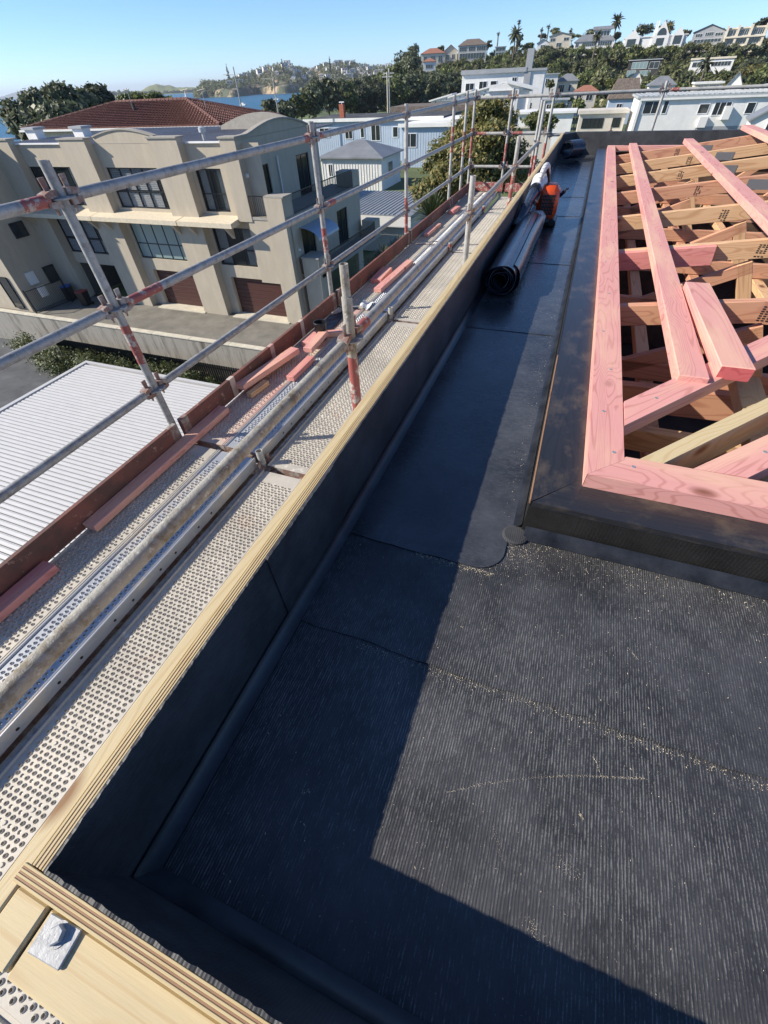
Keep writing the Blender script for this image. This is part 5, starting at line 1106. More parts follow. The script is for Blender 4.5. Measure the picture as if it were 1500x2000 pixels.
put('roof_back', MB().quad((ex0, ey1, ez), (ex1, ey1, ez), (rb_, ry, rz_), (ra_, ry, rz_)).quad((ex0, ey0, ez), (ex0, ey1, ez), (ra_, ry, rz_), (ra_, ry-.01, rz_)), tile, TH)
m = MB()
for p, q in (((ra_, ry, rz_), (rb_, ry, rz_)), ((rb_, ry, rz_), (ex1, ey0, ez)), ((rb_, ry, rz_), (ex1, ey1, ez)), ((ra_, ry, rz_), (ex0, ey0, ez))):
    p = Vector(p)+Z3*0.1; q = Vector(q)+Z3*0.1; n = int((q-p).length/0.45)
    for i in range(n): m.tube(p.lerp(q, i/n), p.lerp(q, (i+0.96)/n), 0.13, 0.15, 7)
put('ridge_tile', m, tile, rt); put('gutter', MB().box(ex0-.1, ex1+.1, ey0-.2, ey0-.02, ez-.12, ez+.02), white, TH)
for x, y, z, h in ((-41.0, 42.0, -1.1, 1.3), (-35.6, 43.3, -0.8, 0.8), (-33.2, 42.6, -1.35, 1.3)):
    a_ = put('aerial', MB().tube((x, y, z), (x, y, z+h), 0.025, n=6).tube((x-.5, y, z+h-.15), (x+.5, y-.2, z+h-.05), 0.015, n=5), galv_far, TH)
put('flue', MB().tube((-40.5, 41.6, -1.3), (-40.5, 41.6, -0.75), 0.14, n=10), darkwall, TH)
# tapering masts on the waterfront
for k, (x, yt, yb, D, lab) in enumerate(((468, 130, 226, 100, 'tall pale tapering mast rising over the red tiled roof'), (539, 140, 236, 108, 'tall pale tapering mast standing right of the tiled roof'))):
    b = far(x+7, yb, D); t = far(x-8, yt, D); S_ = thing('light_mast', lab, 'mast', (b.x, b.y, UP)); put('pole', MB().tube((b.x, b.y, UP), (b.x, b.y, t.z), 0.17, 0.085, 12), galv_far, S_, smooth=True); put('arm', MB().tube((b.x, b.y, t.z-0.9), (b.x-2.2, b.y, t.z-0.8), 0.04, n=6), galv_far, S_)
for k, (x, yt, yb, D) in enumerate(((757, 140, 190, 118), (761, 133, 214, 118))):
    b = far(x, yb, D); t = far(x, yt, D); S_ = thing('power_pole', ['grey concrete power pole with a cross arm, the shorter of the pair', 'grey concrete power pole with a cross arm, the taller of the pair'][k], 'pole', (b.x, b.y, UP))
    put('pole', MB().tube((b.x, b.y, UP), (b.x, b.y, t.z), 0.17, 0.12, 10), conc_cap, S_, smooth=True); put('cross_arm', MB().box(b.x-1.1, b.x+1.1, b.y-.06, b.y+.06, t.z-0.75, t.z-0.6), greywall, S_)

# ---- white apartment building with a grey tower
def ext_tower(Hs, P_, w, d, h):
    P_('tower', MB().box(w*.26, w*.26+1.7, -.3, 3.6, h*.5, h+4.0), greywall)
    P_('parapet', MB().box(-w/2-.3, w*.28, -.5, -.3, h-.1, h+.75), greywall)
    P_('balcony', MB().box(-w*.48, -w*.2, -1.6, -.05, h*.62, h*.62+.9), white)
hp('white upper apartment block with a grey roof band and tall grey tower', 893, 1043, 142, 262, 165, white, ('flat', greywall, 0.45), [('f', .05, .16, .72, .86, 2), ('f', .22, .32, .7, .88, 2), ('f', .36, .44, .62, .88, 1), ('f', .62, .68, .82, .92, 2), ('f', .5, .56, .68, .84, 1)], yaw=4, extra=ext_tower, name='apartment_building', cat='building')
def ext_wing(Hs, P_, w, d, h):
    for k in range(3):
        x0 = -w/2+w*.32*k; m = MB(); m.prism([(x0-.5, h-.1+.55*k), (x0+w*.36, h+1.0+.55*k), (x0+w*.36, h+1.3+.55*k), (x0-.5, h+.2+.55*k)], lambda x, z: (x, -.5, z), lambda x, z: (x, 6, z)); P_('roof_blade', m, white)
        P_('clerestory', MB().prism([(x0, h-1.5), (x0+w*.345, h-1.5), (x0+w*.345, h+1.0+.55*k), (x0, h-.05+.55*k)], lambda x, z: (x, -.03-.01*k, z), lambda x, z: (x, 5, z)), white)
        for j in range(3): P_('vent_hole', MB().lathe([(0.001, 0), (0.13, 0)], (x0+w*(.08+.09*j), -.05-.01*k, h-.15+.22*j+.55*k), (0, -1, 0), 10), darkfr)
hp('white apartment wing with stepped sloping roof blades and round vents', 838, 950, 196, 268, 150, white, ('flat', paleroof, 0.1), [('f', .28, .38, .45, .95, 1), ('f', .48, .58, .5, .95, 1), ('f', .72, .84, .55, .95, 2), ('f', .05, .14, .4, .8, 1)], yaw=3, extra=ext_wing, name='apartment_building', cat='building')
def ext_front(Hs, P_, w, d, h):
    m = MB(); m.prism([(-w*.1, h+1.2), (w/2+1.2, h-.2), (w/2+1.2, h+.25), (-w*.1, h+1.65)], lambda x, z: (x, -.7, z), lambda x, z: (x, d, z)); P_('roof_blade', m, white)
    P_('fin', MB().box(w*.12, w*.2, -.6, -.02, -2, h+.2), white); P_('fin', MB().box(w*.44, w*.5, -.5, -.02, -2, h-.2), white)
    P_('gable_wall', MB().prism([(-w/2, h), (w/2, h), (w/2, h+.2), (-w*.1, h+1.2), (-w/2, h+1.0)], lambda x, z: (x, 0.02, z), lambda x, z: (x, 2, z)), white)
hp('white four storey stair block with vertical fins beside the bronze bush', 942, 1020, 178, 300, 135, white, ('flat', paleroof, 0.1), [('f', .56, .7, .84, .93, 1), ('f', .56, .7, .56, .66, 1), ('f', .56, .7, .30, .40, 1), ('f', .3, .38, .8, .9, 1)], yaw=6, extra=ext_front, name='apartment_building', cat='building')
hp('blue white block with a narrow window beyond the grey tower', 1040, 1082, 146, 195, 200, white, ('flat', paleroof, .2), [('f', .45, .62, .55, .85, 2), ('f', .05, .2, .3, .8, 1)], yaw=8)
hp('small white house with a bay window beside the blue white block', 1082, 1122, 158, 192, 205, cream, ('hip', greyroof, 1.6), [('f', .1, .4, .35, .8, 3), ('f', .6, .72, .4, .8, 1)], yaw=5)
hp('low white garage with a blank wall behind the umbrella crowned tree', 1008, 1112, 222, 258, 92, white, ('flat', white, .25), [], yaw=2, name='garage', cat='garage')
hp('pale concrete garden wall with a curved end below the white garage', 985, 1075, 250, 272, 70, beige, ('flat', conc_cap, .1), [], depth=0.5, yaw=2, name='garden_wall', cat='wall')
hp('pale beige flat house with dark ribbon windows beside the long white house', 1124, 1212, 222, 262, 120, beige, ('flat', beige, .5), [('f', .08, .55, .30, .78, 5), ('f', .74, .92, .32, .78, 2)], yaw=3, fm=darkfr)
def ext_long(Hs, P_, w, d, h):
    m = MB()
    for k in range(int(w/0.8)): x = -w/2+0.3+k*0.8; m.box(x-0.05, x+0.05, -.45, d+.3, h+.303, h+.37)
    P_('roof_rib', m, paleroof); P_('eave_board', MB().box(-w/2+.1, w/2-.1, -.41, -.38, h-.28, h), white)  # plain white board along the eave
    ac_ = P_('air_conditioner', MB().box(-w*.18, -w*.14, -.6, -.05, h*.2, h*.48), white); P_('bay_hood', MB().box(-w*.08, -w*.045, -.9, -.05, h*.4, h*.74), white)
    m = MB()
    for k in range(60): x = -w*.17+k*w*.6/60; m.box(x, x+w*.003, -.035, -.002, -.3, h*.22)
    P_('cladding_rib', m, greywall); P_('dark_cladding', MB().box(-w*.18, w*.45, -.02, -.001, -.4, h*.22), greywall)
    P_('corner_post', MB().box(-w*.5, -w*.487, -.3, -.05, -1, h), white)
hp('long white two storey house with ribbed pale roof across the street', 1213, 1640, 186, 262, 118, white, ('flat', paleroof, .3), [('f', .03, .115, .58, .93, 2), ('f', .125, .15, .58, .93, 1), ('f', .30, .35, .55, .82, 1), ('f', .37, .45, .5, .85, 3), ('f', .52, .56, .52, .82, 1), ('f', .62, .74, .5, .86, 3), ('f', .005, .02, .1, .85, 1)], depth=11, yaw=3, extra=ext_long)
hp('white gabled porch with a grey roof before the long white house', 1452, 1580, 232, 270, 100, white, ('gable', greyroof, 2.2), [('f', .25, .6, .2, .85, 2)], yaw=-6, name='porch', cat='house')
hp('steep shingle roofed cottage behind the beige house', 1182, 1238, 192, 225, 165, bluewall, ('hip', shingle, 3.6, 0.35), [('f', .3, .5, .3, .7, 2)], yaw=3)
hp('pale pavilion with a white sloping roof above the long white house', 1452, 1540, 172, 200, 175, white, ('mono', white, 1.0), [('f', .2, .8, .1, .8, 4)])
hp('white steep gabled house between the palms', 1222, 1246, 158, 182, 215, white, ('gable', shingle, 2.5), [('f', .3, .6, .2, .6, 1)])
hp('white steep gabled house above the long white house', 1410, 1440, 168, 190, 190, white, ('gable', greyroof, 2.6), [('f', .3, .6, .2, .7, 1)])

hp('pink beige house with a low hipped roof tucked under the hillside trees', 1118, 1160, 178, 205, 185, beige, ('hip', terracotta, 1.2), [('f', .1, .35, .3, .75, 2), ('f', .55, .85, .3, .75, 2)], yaw=4)
hp('white box house with two dark windows behind the blank garage', 1060, 1104, 196, 222, 150, white, ('flat', paleroof, .25), [('f', .1, .35, .35, .75, 2), ('f', .6, .85, .35, .75, 2)], yaw=3)
hp('grey roofed white cottage below the blue glass house', 1262, 1312, 166, 188, 190, white, ('hip', greyroof, 1.8), [('f', .15, .35, .3, .75, 2), ('f', .6, .85, .3, .75, 2)], yaw=2)
hp('cream house with a white balcony beside the steep gabled house', 1350, 1402, 164, 188, 195, cream, ('flat', white, .4), [('f', .1, .45, .5, .9, 3), ('f', .55, .9, .5, .9, 3), ('f', .2, .8, .1, .4, 4)], yaw=2)
# ---- the hill
def ss(a, b, x): t = min(1, max(0, (x-a)/(b-a))); return t*t*(3-2*t)
def hill_z(a, D):
    t = max(0, (D-225)/155); z = -10.8+15.0*min(t, 1)**1.5+(max(0, min(1.6, t)-1)*6)
    return UP-6+(z-UP+6)*ss(-23.5, -17.5, a)+0.5*math.sin(a*1.7+D*0.03)
hm = MB(); na, nd = 90, 40
for i in range(na+1):
    a = -24+70*i/na
    for j in range(nd+1): D = 200+j*14; hm.v.append((math.sin(R(a))*D, math.cos(R(a))*D, hill_z(a, D)))
hm.f = [(i*(nd+1)+j, (i+1)*(nd+1)+j, (i+1)*(nd+1)+j+1, i*(nd+1)+j+1) for i in range(na) for j in range(nd)]
put('hill', hm, hillm, kind='structure', smooth=True, sharp=3)
G1 = dict(yaw=None)
hp('terracotta roofed cream mansion at the seaward end of the ridge', 822, 868, 104, 130, 372, cream, ('hip', terracotta, 2.2), [('f', .1, .25, .2, .8, 2), ('f', .4, .6, .2, .8, 3), ('f', .72, .9, .3, .8, 2)])
hp('low white villa stepping down below the terracotta mansion', 826, 850, 120, 140, 355, white, ('hip', terracotta, 1.2), [('f', .2, .8, .3, .7, 3)])
hp('cream house with tall chimneys next to the terracotta mansion', 866, 892, 100, 124, 376, cream, ('gable', terracotta, 2.5), [('f', .15, .4, .3, .75, 2), ('f', .6, .85, .3, .75, 2)])
hp('brown steep roofed mansion with twin floors of white windows on the ridge', 894, 948, 88, 118, 372, beige, ('hip', shingle, 2.6, 0.8), [('f', .03, .3, .6, .9, 4), ('f', .36, .6, .6, .92, 3), ('f', .65, .97, .6, .9, 4), ('f', .05, .95, .1, .5, 9)])
hp('blue green glass house beside the tall palm on the ridge', 966, 986, 92, 110, 372, pane_b, ('flat', paleroof, .3), [('f', .05, .95, .1, .45, 3), ('f', .05, .95, .55, .95, 3)])
hp('small white gabled pavilion below the ridge palms', 1048, 1070, 84, 96, 360, white, ('gable', greyroof, 1.4), [('f', .3, .7, .1, .7, 2)])
hp('cream flat topped villa with dark openings on the ridge', 1070, 1112, 70, 94, 366, cream, ('gable', greyroof, 1.2), [('f', .05, .28, .55, .85, 2), ('f', .36, .6, .1, .45, 2), ('f', .66, .9, .55, .85, 2)])
def ext_dormer(Hs, P_, w, d, h):
    P_('dormer', MB().box(-w*.05, w*.36, d*.3, d*.75, h, h+4.0), white); m = MB(); m.prism([(d*.2, h+4.0), (d*.52, h+5.3), (d*.85, h+4.0)], lambda y, z: (-w*.1, y, z), lambda y, z: (w*.41, y, z)); P_('dormer_roof', m, greyroof)
    for k in range(5): P_('dormer_window', MB().box(-w*.03+k*w*.075, w*.03+k*w*.075, d*.3-.08, d*.3-.01, h+1.8, h+3.4), pane_d)
hp('long grey roofed house with a windowed dormer on the ridge', 1120, 1196, 80, 94, 362, white, ('hip', greyroof, 2.6, .8), [('f', .03, .12, .2, .85, 2), ('f', .2, .55, .25, .85, 7), ('f', .6, .95, .25, .85, 6)], extra=ext_dormer, depth=9)
def ext_gables(Hs, P_, w, d, h):
    for (c_, hw, r) in ((-.36, .12, 3.0), (.09, .13, 5.2), (.36, .09, 2.8)):
        P_('gable', MB().prism([((c_-hw)*w, -2), ((c_+hw)*w, -2), ((c_+hw)*w, h), (c_*w, h+r), ((c_-hw)*w, h)], lambda x, z: (x, -.8, z), lambda x, z: (x, 6, z)), white)
    P_('arch_window', MB().prism([(.09*w+2.1*math.cos(math.pi*k/12), h+.4+2.4*math.sin(math.pi*k/12)) for k in range(13)], lambda x, z: (x, -.9, z), lambda x, z: (x, -.81, z)), pane_d)
    P_('gable_window', MB().box(.03*w, .15*w, -.9, -.81, .4, h-.6), pane_d); P_('gable_window', MB().box(-.44*w, -.3*w, -.9, -.81, .6, h-.3), pane_d); P_('gable_window', MB().box(.30*w, .42*w, -.9, -.81, .6, h-.1), pane_d)
    for x in (-.04, -.01): P_('chimney', MB().box(x*w, (x+.018)*w, 1, 2, h, h+5.4), white)
hp('white house with three sharp gables, arched window and twin chimneys on the ridge', 1214, 1334, 72, 92, 352, white, ('flat', white, .3), [('f', .22, .3, .2, .9, 2), ('f', .64, .7, .2, .9, 1)], extra=ext_gables, depth=9)
hp('dark green roofed mansion with grey verandas on the ridge', 1348, 1408, 62, 86, 352, greywall, ('gable', greenroof, 2.2), [('f', .08, .3, .58, .88, 3), ('f', .38, .64, .62, .95, 4), ('f', .7, .95, .58, .88, 3), ('f', .08, .95, .1, .42, 8)])
def ext_cream(Hs, P_, w, d, h):
    for x in (-.5, -.22, .1, .46): P_('column', MB().box(x*w-.5, x*w+.5, -1.2, -.05, -2, h+1.2), cream)
    P_('balcony_band', MB().box(-w/2, w/2, -1.5, -.02, h*.46, h*.56), cream)
hp('cream house with tall glass bays and sloping columns at the ridge end', 1410, 1486, 56, 88, 346, cream, ('flat', cream, .5), [('f', .03, .24, .58, .95, 3), ('f', .3, .56, .58, .95, 5), ('f', .62, .94, .58, .95, 6), ('f', .1, .9, .06, .45, 12)], extra=ext_cream)
hp('blue glass and dark timber house halfway up the hill', 1220, 1282, 118, 152, 300, darkwall, ('flat', paleroof, .3), [('f', .02, .3, .08, .45, 3, pane_b), ('f', .32, .75, .1, .42, 3, pane_b), ('f', .12, .6, .52, .92, 4, pane_b), ('f', .66, .95, .5, .9, 2)])
hp('white flat roofed house with a wide balcony halfway up the hill', 1342, 1424, 116, 142, 300, white, ('flat', cream, .6), [('f', .05, .28, .45, .85, 2), ('f', .5, .95, .45, .82, 6)])

# hedges along the feet of the hillside houses
for k, (x0, x1, yt, yb, D) in enumerate([q for q in KEEP if q[4] >= 290]):
    L = px_lobes([(x, yb+5+3*math.sin(x*.7), 9, 7.5+1.5*math.sin(x*1.3), -7+2*math.sin(x)) for x in np.arange(x0+2, x1-1, 7.0)], D, 1.0); c = far((x0+x1)/2, yb+14, D-7)
    Hd = thing('garden_hedge', 'bushy green hedge along the foot of a house on the hillside', 'hedge', tuple(c), 'hillside hedges')
    me = crown_mesh('foliage', [(l[0]-c.x, l[1]-c.y, l[2]-c.z, *l[3:]) for l in L], 420*len(L), 0.42, (lf_mid, lf_far, lf_poh, lf_lime)[k % 4] if k % 4 != 3 else lf_mid, 400+k, .3, .5); q = bpy.data.objects.new('foliage', me); COL.objects.link(q); q.parent = Hd
# ---- trees on the hill
protos = []
hm_ = [lf_far, lf_mid, lf_poh, lf_lime, lf_far]
for k in range(5):
    gg = random.Random(100+k); T = tree('bush_tree', ['olive', 'mid green', 'dark green', 'light yellow green', 'dull olive brown'][k]+' rounded bushy tree on the hillside below the ridge houses', (0, 0, 0), [(0, 0, 3.2, 2.4, 2.4, 2.2)]+ball_lobes((0, 0, 3.4), 3.4, 2.7, 8, gg), 1700, 0.42, hm_[k], 0.22, 100+k, ['olive', 'mid green', 'dark', 'light green', 'dull olive'][k]+' hillside trees'); protos.append(T)
gh = random.Random(77); placed = 0; first = [True]*5
def clear_of(x, y, top, D):
    for (x0, x1, y0, y1, Dh) in KEEP:
        if D < Dh+12 and x0 < x < x1 and top < y1-3 and y > y0: return False
    return True
def to_px(p):
    d = Vector(p); w_ = d.dot(CF); return 750+FL*d.dot(CR)/w_, 1000-FL*d.dot(CU)/w_
while placed < 230:
    a = gh.uniform(-20.5, 15.5); D = 232+gh.random()**0.8*175; z = hill_z(a, D); s = gh.uniform(0.65, 1.35)
    p = (math.sin(R(a))*D, math.cos(R(a))*D, z-0.4); x, y = to_px((p[0], p[1], z+2)); xt, yt = to_px((p[0], p[1], z+6.2*s))
    if D > 352 and s > 0.8: s = 0.75
    if not all(clear_of(x+dx, y, yt, D) for dx in (-12*s, 0, 12*s)): continue
    k = gh.randrange(5); T = protos[k] if first[k] else copy_tree(protos[k]); first[k] = False
    T.location = (p[0], p[1], p[2]+ZC); T.rotation_euler[2] = gh.uniform(0, 6.28); T.scale = (s, s, s*gh.uniform(0.85, 1.2)); placed += 1
# understorey that reads as one mass
pts = []; nr = []
gN = np.random.default_rng(5)
for i in range(52000):
    a = gh.uniform(-21, 30); D = 226+gh.random()*190; x, y = to_px((math.sin(R(a))*D, math.cos(R(a))*D, hill_z(a, D)+2.0))
    if not clear_of(x, y, y-4, D): continue
    hgt = 1.5+1.3*math.sin(a*9.1+D*.21)*math.sin(D*.33+a*3.7); pts.append((math.sin(R(a))*D, math.cos(R(a))*D, hill_z(a, D)+gh.uniform(0, max(.5, hgt)))); nr.append((0, 0, 1))
v, f = leaf_cards(np.array(pts), np.array(nr, float), 0.75, gN); me = np_mesh('hillside_bush', v, f, lf_far); o = bpy.data.objects.new('hillside_bush', me); COL.objects.link(o); o.location.z = ZC
props(o, 'dense mixed bush covering the slope under the hillside trees', 'bush', kind='stuff')
# ridge skyline trees, placed singly
sky_t = [(806, 100, 16, 14, 400, lf_poh), (785, 115, 20, 16, 390, lf_poh), (1000, 98, 10, 10, 395, lf_mid), (1255, 58, 22, 14, 385, lf_far), (1302, 56, 16, 15, 385, lf_bro), (1030, 92, 18, 8, 398, lf_mid), (1085, 62, 14, 10, 398, lf_far), (1160, 62, 30, 8, 400, lf_poh), (1180, 62, 14, 9, 398, lf_mid), (1340, 66, 14, 10, 380, lf_far), (1405, 62, 12, 9, 380, lf_poh), (1478, 52, 14, 10, 385, lf_poh), (1492, 44, 14, 12, 385, lf_poh), (905, 92, 12, 9, 398, lf_mid), (860, 98, 10, 9, 398, lf_mid), (1012, 80, 8, 12, 392, lf_poh), (952, 88, 9, 9, 392, lf_far), (1060, 70, 8, 6, 395, lf_poh), (1205, 70, 9, 8, 380, lf_poh), (1120, 70, 20, 8, 400, lf_mid)]
for i, (x, y, rx, ry, D, mt) in enumerate(sky_t):
    c = far(x, y, D); a = (far(x+rx, y, D)-c).length; b = abs(far(x, y-ry, D).z-c.z)
    tree('ridge_tree', 'tree standing against the sky behind the ridge houses', (c.x, c.y, c.z-b-5), [(c.x, c.y, c.z, a*.6, a*.6, b*.7)]+ball_lobes(c, a, b, 6, random.Random(i)), 1100, 0.5, mt, 0.25, 200+i, 'ridge skyline trees')
def palm(label, x, yt, yb, D, fr, group=None, seed=1, n=34):
    b = far(x, yb, D); t = far(x, yt, D); g = random.Random(seed); T = thing('palm_tree', label, 'palm tree', (b.x, b.y, b.z-3), group); top = Vector((b.x, b.y, t.z))
    put('trunk', MB().path([(b.x, b.y, b.z-3), (b.x+.2, b.y, (b.z+t.z)/2), top], [0.42, 0.34, 0.3], 9), bark, T, smooth=True); m = MB()
    for i in range(n):
        a = g.uniform(0, 6.283); e = g.uniform(-0.55, 1.3); L = fr*g.uniform(.8, 1.1); d = Vector((math.cos(a)*math.cos(e), math.sin(a)*math.cos(e), math.sin(e))); pr = top; s = d.cross(Z3).normalized()
        for k in range(6):
            q = pr+d*L/6; d = (d-Z3*0.24).normalized(); w0 = fr*.13*math.sin(math.pi*(k+.4)/6.6); w1 = fr*.13*math.sin(math.pi*(k+1.4)/6.6) if k < 5 else 0.02
            m.quad(pr+s*w0-Z3*w0*.6, pr, q, q+s*w1-Z3*w1*.6); m.quad(pr, pr-s*w0-Z3*w0*.6, q-s*w1-Z3*w1*.6, q); pr = q
    put('fronds', m, lf_palm, T); return T
palm('tall palm against the sky behind the long grey roofed house', 1195, 44, 85, 376, 4.6, seed=1)
palm('stout palm with a thick hanging skirt beside the glass house', 1001, 68, 112, 368, 4.8, seed=2, n=50)
palm('thin fan palm rising above the stout palm', 1008, 44, 90, 380, 1.6, seed=3)
for k, (x, yt, yb, D, fr) in enumerate(((1055, 58, 80, 378, 1.5), (1067, 52, 80, 378, 1.6), (970, 66, 95, 378, 1.3), (1160, 70, 100, 352, 3.6), (1110, 60, 85, 378, 1.6))): palm('slender palm rising among the ridge houses', x, yt, yb, D, fr, 'slender ridge palms', 10+k)
for k, (x, yt, yb, D, fr) in enumerate(((1128, 132, 150, 290, 4.0), (1178, 120, 150, 295, 4.2), (1310, 140, 168, 250, 3.6), (1365, 125, 165, 255, 3.6), (1290, 150, 175, 235, 3.2), (1340, 152, 178, 235, 3.4), (1260, 158, 180, 230, 3.2), (1390, 150, 176, 240, 3.2), (935, 132, 150, 300, 3.8), (905, 138, 155, 300, 3.6), (880, 100, 118, 380, 2.5), (1322, 158, 182, 225, 3.0))): palm('broad palm growing on the lower hillside', x, yt, yb, D, fr, 'hillside palms', 30+k)
# garden shrubs between the streets
for k, (x, y, rx, ry, D, mt) in enumerate(((1160, 180, 18, 16, 195, lf_lime), (1140, 152, 22, 18, 250, lf_mid), (1100, 195, 16, 8, 170, lf_bro), (1085, 210, 22, 10, 150, lf_mid), (1130, 205, 16, 12, 150, lf_mid), (1108, 238, 9, 24, 98, lf_mid), (1030, 205, 9, 9, 150, lf_poh), (1075, 165, 8, 8, 190, lf_mid), (1200, 165, 16, 12, 215, lf_lime), (1280, 172, 22, 12, 205, lf_bro), (1330, 172, 24, 12, 205, lf_mid), (1380, 172, 22, 12, 205, lf_bro), (1440, 158, 26, 12, 225, lf_far), (1480, 160, 20, 14, 215, lf_mid), (1160, 218, 14, 10, 130, lf_bro), (870, 205, 12, 10, 168, lf_poh), (1290, 158, 26, 14, 240, lf_far), (1240, 170, 20, 10, 225, lf_mid), (1470, 140, 26, 16, 260, lf_bro), (1420, 152, 22, 12, 240, lf_mid))):
    c = far(x, y, D); a = (far(x+rx, y, D)-c).length; b = abs(far(x, y-ry, D).z-c.z)
    tree('garden_tree', 'leafy garden tree among the white houses below the hill', (c.x, c.y, min(c.z-b-.5, max(UP, c.z-b-4))), [(c.x, c.y, c.z, a*.65, a*.65, b*.7)]+ball_lobes(c, a, b, 6, random.Random(300+k)), 2400, 0.1+D/900, mt, 0.14, 300+k, 'garden trees below the hill')

# ================================================================== ACROSS THE BAY
sk = [(-38.6, .004), (-37.3, .0075), (-36, .006), (-34.6, .010), (-33, .0155), (-31.5, .021), (-29.8, .0225), (-28.8, .018), (-27.5, .0145), (-26.4, .019), (-24.2, .0215), (-22.8, .017), (-21, .0135), (-19, .014), (-16, .012), (-10, .01)]
def sky_s(a):
    for (a0, s0), (a1, s1) in zip(sk, sk[1:]):
        if a0 <= a <= a1: return s0+(s1-s0)*(a-a0)/(a1-a0)
    return sk[0][1] if a < sk[0][0] else sk[-1][1]
def shore_D(a): return 1330+60*math.sin(a*1.3)+(-38-a)*-8
def head_z(a, u): return SEA+12*ss(0, .06, u)*ss(-38.7, -37.5, a)+(sky_s(a)*(shore_D(a)+330)-9-SEA-12)*ss(.05, .9, u)
hd = MB(); na, nd = 120, 34
for i in range(na+1):
    a = -38.7+28*i/na
    for j in range(nd+1):
        u = (j/nd)**1.6; D = shore_D(a)+u*380; hd.v.append((math.sin(R(a))*D, math.cos(R(a))*D, head_z(a, u)-(2 if j == 0 else 0)+0.9*math.sin(a*31+u*40)))
hd.f = [(i*(nd+1)+j, (i+1)*(nd+1)+j, (i+1)*(nd+1)+j+1, i*(nd+1)+j+1) for i in range(na) for j in range(nd)]
put('headland', hd, cliffm, kind='structure')
pts = []; gg = random.Random(9); blobs = []
for i in range(1300):
    a = gg.uniform(-38.6, -12); u = gg.random()**0.75; D = shore_D(a)+u*340
    if u < 0.10 and math.sin(a*7.3)+math.sin(a*2.9+1) > -0.1 and a > -36.2: continue
    blobs.append((math.sin(R(a))*D, math.cos(R(a))*D, head_z(a, u)+gg.uniform(1.5, 5), gg.uniform(3, 6.5), gg.uniform(3, 6.5), gg.uniform(3, 7)))
me = crown_mesh('headland_trees', blobs, 78000, 1.5, lf_far, 10, 0.3, 0.6); o = bpy.data.objects.new('headland_trees', me); COL.objects.link(o); o.location.z = ZC; props(o, 'dark wooded mass covering the headland across the bay', 'woods', kind='stuff')
fm_ = []
for k in range(5):
    wv, rv = [(white, paleroof), (cream, greyroof), (white, terracotta), (beige, paleroof), (white, greyroof)][k]
    fm_.append((wv, rv))
hn = 0
protoH = []
for k in range(5):
    Hh = house('pale house among the trees on the headland across the bay', (0, 0, 0), 13+2*(k % 3), 9, 5+1.4*(k % 3), 0, fm_[k][0], ('hip', fm_[k][1], 2.2) if k % 2 else ('flat', fm_[k][1], .5), [('f', .1, .35, .5, .85, 2), ('f', .5, .9, .5, .85, 3), ('f', .2, .8, .1, .4, 3)], group='headland houses', foot=6); protoH.append([Hh, True])
while hn < 95:
    a = gg.uniform(-35.5, -16.5); u = gg.uniform(.22, .9); D = shore_D(a)+u*340
    if a < -30 and gg.random() < .45: continue
    k = gg.randrange(5); Hh, fst = protoH[k]
    T = Hh if fst else copy_tree(Hh); protoH[k][1] = False
    T.location = (math.sin(R(a))*D, math.cos(R(a))*D, head_z(a, u)+ZC+4.5); T.rotation_euler[2] = R(-a)+gg.uniform(-.5, .5); sc_ = gg.uniform(.6, .95); T.scale = (sc_, sc_, sc_); hn += 1
for k, (x, yt, yb) in enumerate(((447, 127, 152), (553, 117, 138), (645, 113, 135))):
    b = far(x, yb, 1500); t = far(x, yt, 1500); T = thing('norfolk_pine', 'pointed pine standing above the headland skyline', 'tree', (b.x, b.y, b.z-8), 'headland pines'); h = t.z-b.z+6
    put('trunk', MB().tube((b.x, b.y, b.z-8), (b.x, b.y, t.z), 0.8, 0.1, 7), bark, T)
    me = crown_mesh('crown', [(0, 0, 8+h*f-6+3, 4.2*(1-f)+.5, 4.2*(1-f)+.5, h*.09) for f in (0.0, .15, .3, .45, .6, .75, .9)], 900, 1.0, lf_poh, k, .3, .3); q = bpy.data.objects.new('crown', me); COL.objects.link(q); q.parent = T
# island with a grassy cone, far ranges
def ridge(name, D, pts, mat, base=SEA, depth=0.12, n=90, jag=0.0):
    m = MB(); g = random.Random(len(pts)); P = [(p, far(p[0], p[1], D)) for p in pts]
    for i in range(n+1):
        t = i/n*(len(P)-1); k = min(int(t), len(P)-2); f_ = t-k; f_ = f_*f_*(3-2*f_); q = P[k][1].lerp(P[k+1][1], f_); z = q.z+g.uniform(-jag, jag)
        for s, zz in ((1-depth*.8, base-1), (1-depth*.45, base+(z-base)*.30), (1-depth*.2, base+(z-base)*.8), (1, z), (1+depth, base)): m.v.append((q.x*s, q.y*s, zz))
    m.f = [(i*5+j, (i+1)*5+j, (i+1)*5+j+1, i*5+j+1) for i in range(n) for j in range(4)]
    return put(name, m, mat, kind='structure', smooth=True, sharp=3)
isl = plain('island_grass', (0.21, 0.23, 0.075), 0.95, var=0.3, scale=0.01)
ridge('island', 3200, [(205, 184), (230, 179), (255, 178), (275, 178), (290, 168), (305, 164), (320, 167), (332, 166), (345, 171), (365, 170), (385, 171), (405, 173), (430, 176)], isl, jag=0.8)
bl2 = []
for i in range(130):
    x = gg.uniform(212, 425); c = far(x, gg.uniform(180, 184), 2950); bl2.append((c.x, c.y, max(c.z, SEA+3), gg.uniform(6, 16), gg.uniform(6, 12), gg.uniform(4, 9)))
me = crown_mesh('island_trees', bl2, 9000, 3.0, lf_far, 12, .3, .6); o = bpy.data.objects.new('island_trees', me); COL.objects.link(o); o.location.z = ZC; props(o, 'dark tree line along the island shore', 'woods', kind='stuff')
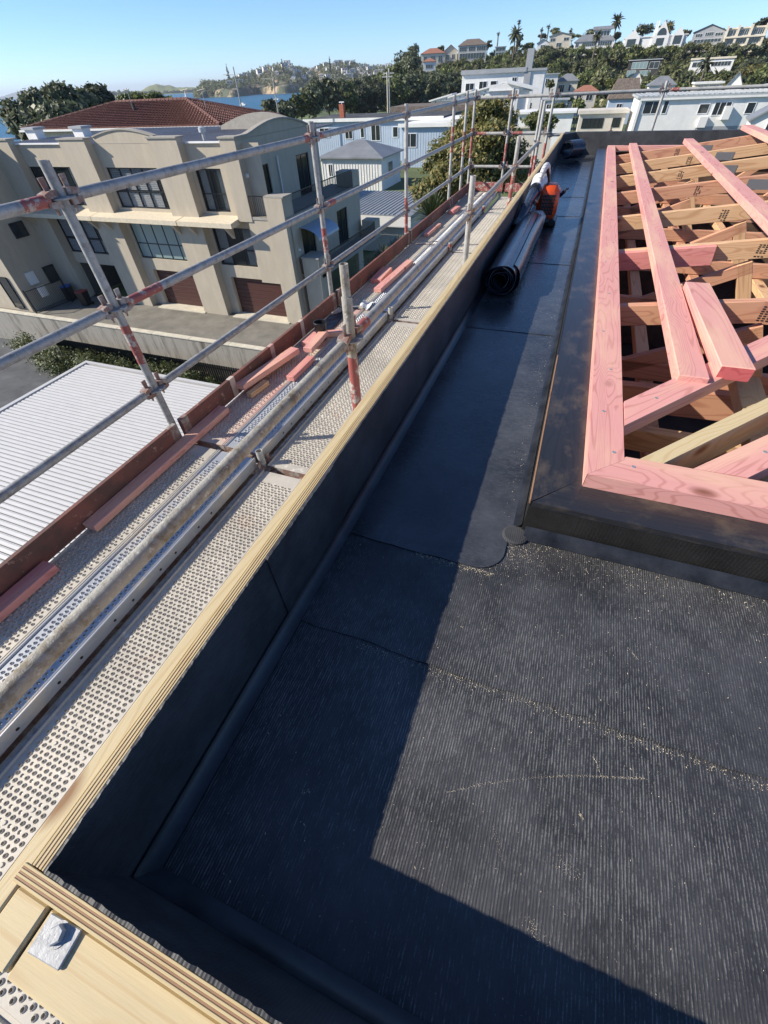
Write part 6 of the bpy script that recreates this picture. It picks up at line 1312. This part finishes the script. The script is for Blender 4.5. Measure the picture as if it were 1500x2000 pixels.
ridge('far_range', 14000, [(-60, 196), (-20, 192), (5, 188), (30, 180), (48, 176), (70, 178), (90, 173), (115, 176), (150, 183), (215, 178), (260, 182), (320, 184)], hillm, jag=3)
sb = far(362, 186, 1700); B_ = thing('sailboat', 'tiny white sailboat on the water off the island', 'boat', (sb.x, sb.y, SEA)); put('hull', MB().prism([(-4, 1.4), (4, 1.4), (3, 0), (-3.4, 0)], lambda x, z: (sb.x+x, sb.y-1, SEA+z), lambda x, z: (sb.x+x, sb.y+1, SEA+z)), white, B_); put('sail', MB().prism([(-2.5, 2.2), (1.0, 2.2), (1.0, 12)], lambda x, z: (sb.x+x, sb.y-.05, SEA+z), lambda x, z: (sb.x+x, sb.y+.05, SEA+z)), white, B_); put('mast', MB().tube((sb.x+1.2, sb.y, SEA+1), (sb.x+1.2, sb.y, SEA+13), .1, n=6), galv_far, B_)
for k, (x, y) in enumerate(((475, 206), (540, 195), (600, 184))):
    p = far(x, y, 100); p = p*(SEA/p.z); Bt = thing('moored_launch', 'small white launch moored in the bay', 'boat', (p.x, p.y, SEA), 'moored launches'); put('hull', MB().prism([(-4, 1.1), (4.6, 1.3), (3.4, 0), (-3.8, 0)], lambda x, z: (p.x+x, p.y-1.2, SEA+z), lambda x, z: (p.x+x, p.y+1.2, SEA+z)), white, Bt); put('cabin', MB().box(p.x-1.5, p.x+1.5, p.y-.9, p.y+.9, SEA+1.15, SEA+2.3, .15), white, Bt)

# ================================================================== AIR
hz = bpy.data.materials.new('sea_haze'); hz.use_nodes = True; nt = hz.node_tree; nt.nodes.remove(nt.nodes['Principled BSDF'])
pv = nt.nodes.new('ShaderNodeVolumePrincipled'); pv.inputs['Color'].default_value = (0.80, 0.88, 1.0, 1); pv.inputs['Density'].default_value = 8.0e-5; pv.inputs['Anisotropy'].default_value = 0.2
nt.links.new(pv.outputs[0], nt.nodes['Material Output'].inputs['Volume'])
put('haze', MB().box(-18100, 18100, -1600, 18100, SEA-20, 130), hz, kind='stuff', label='thin blue sea haze over the bay', cat='haze')
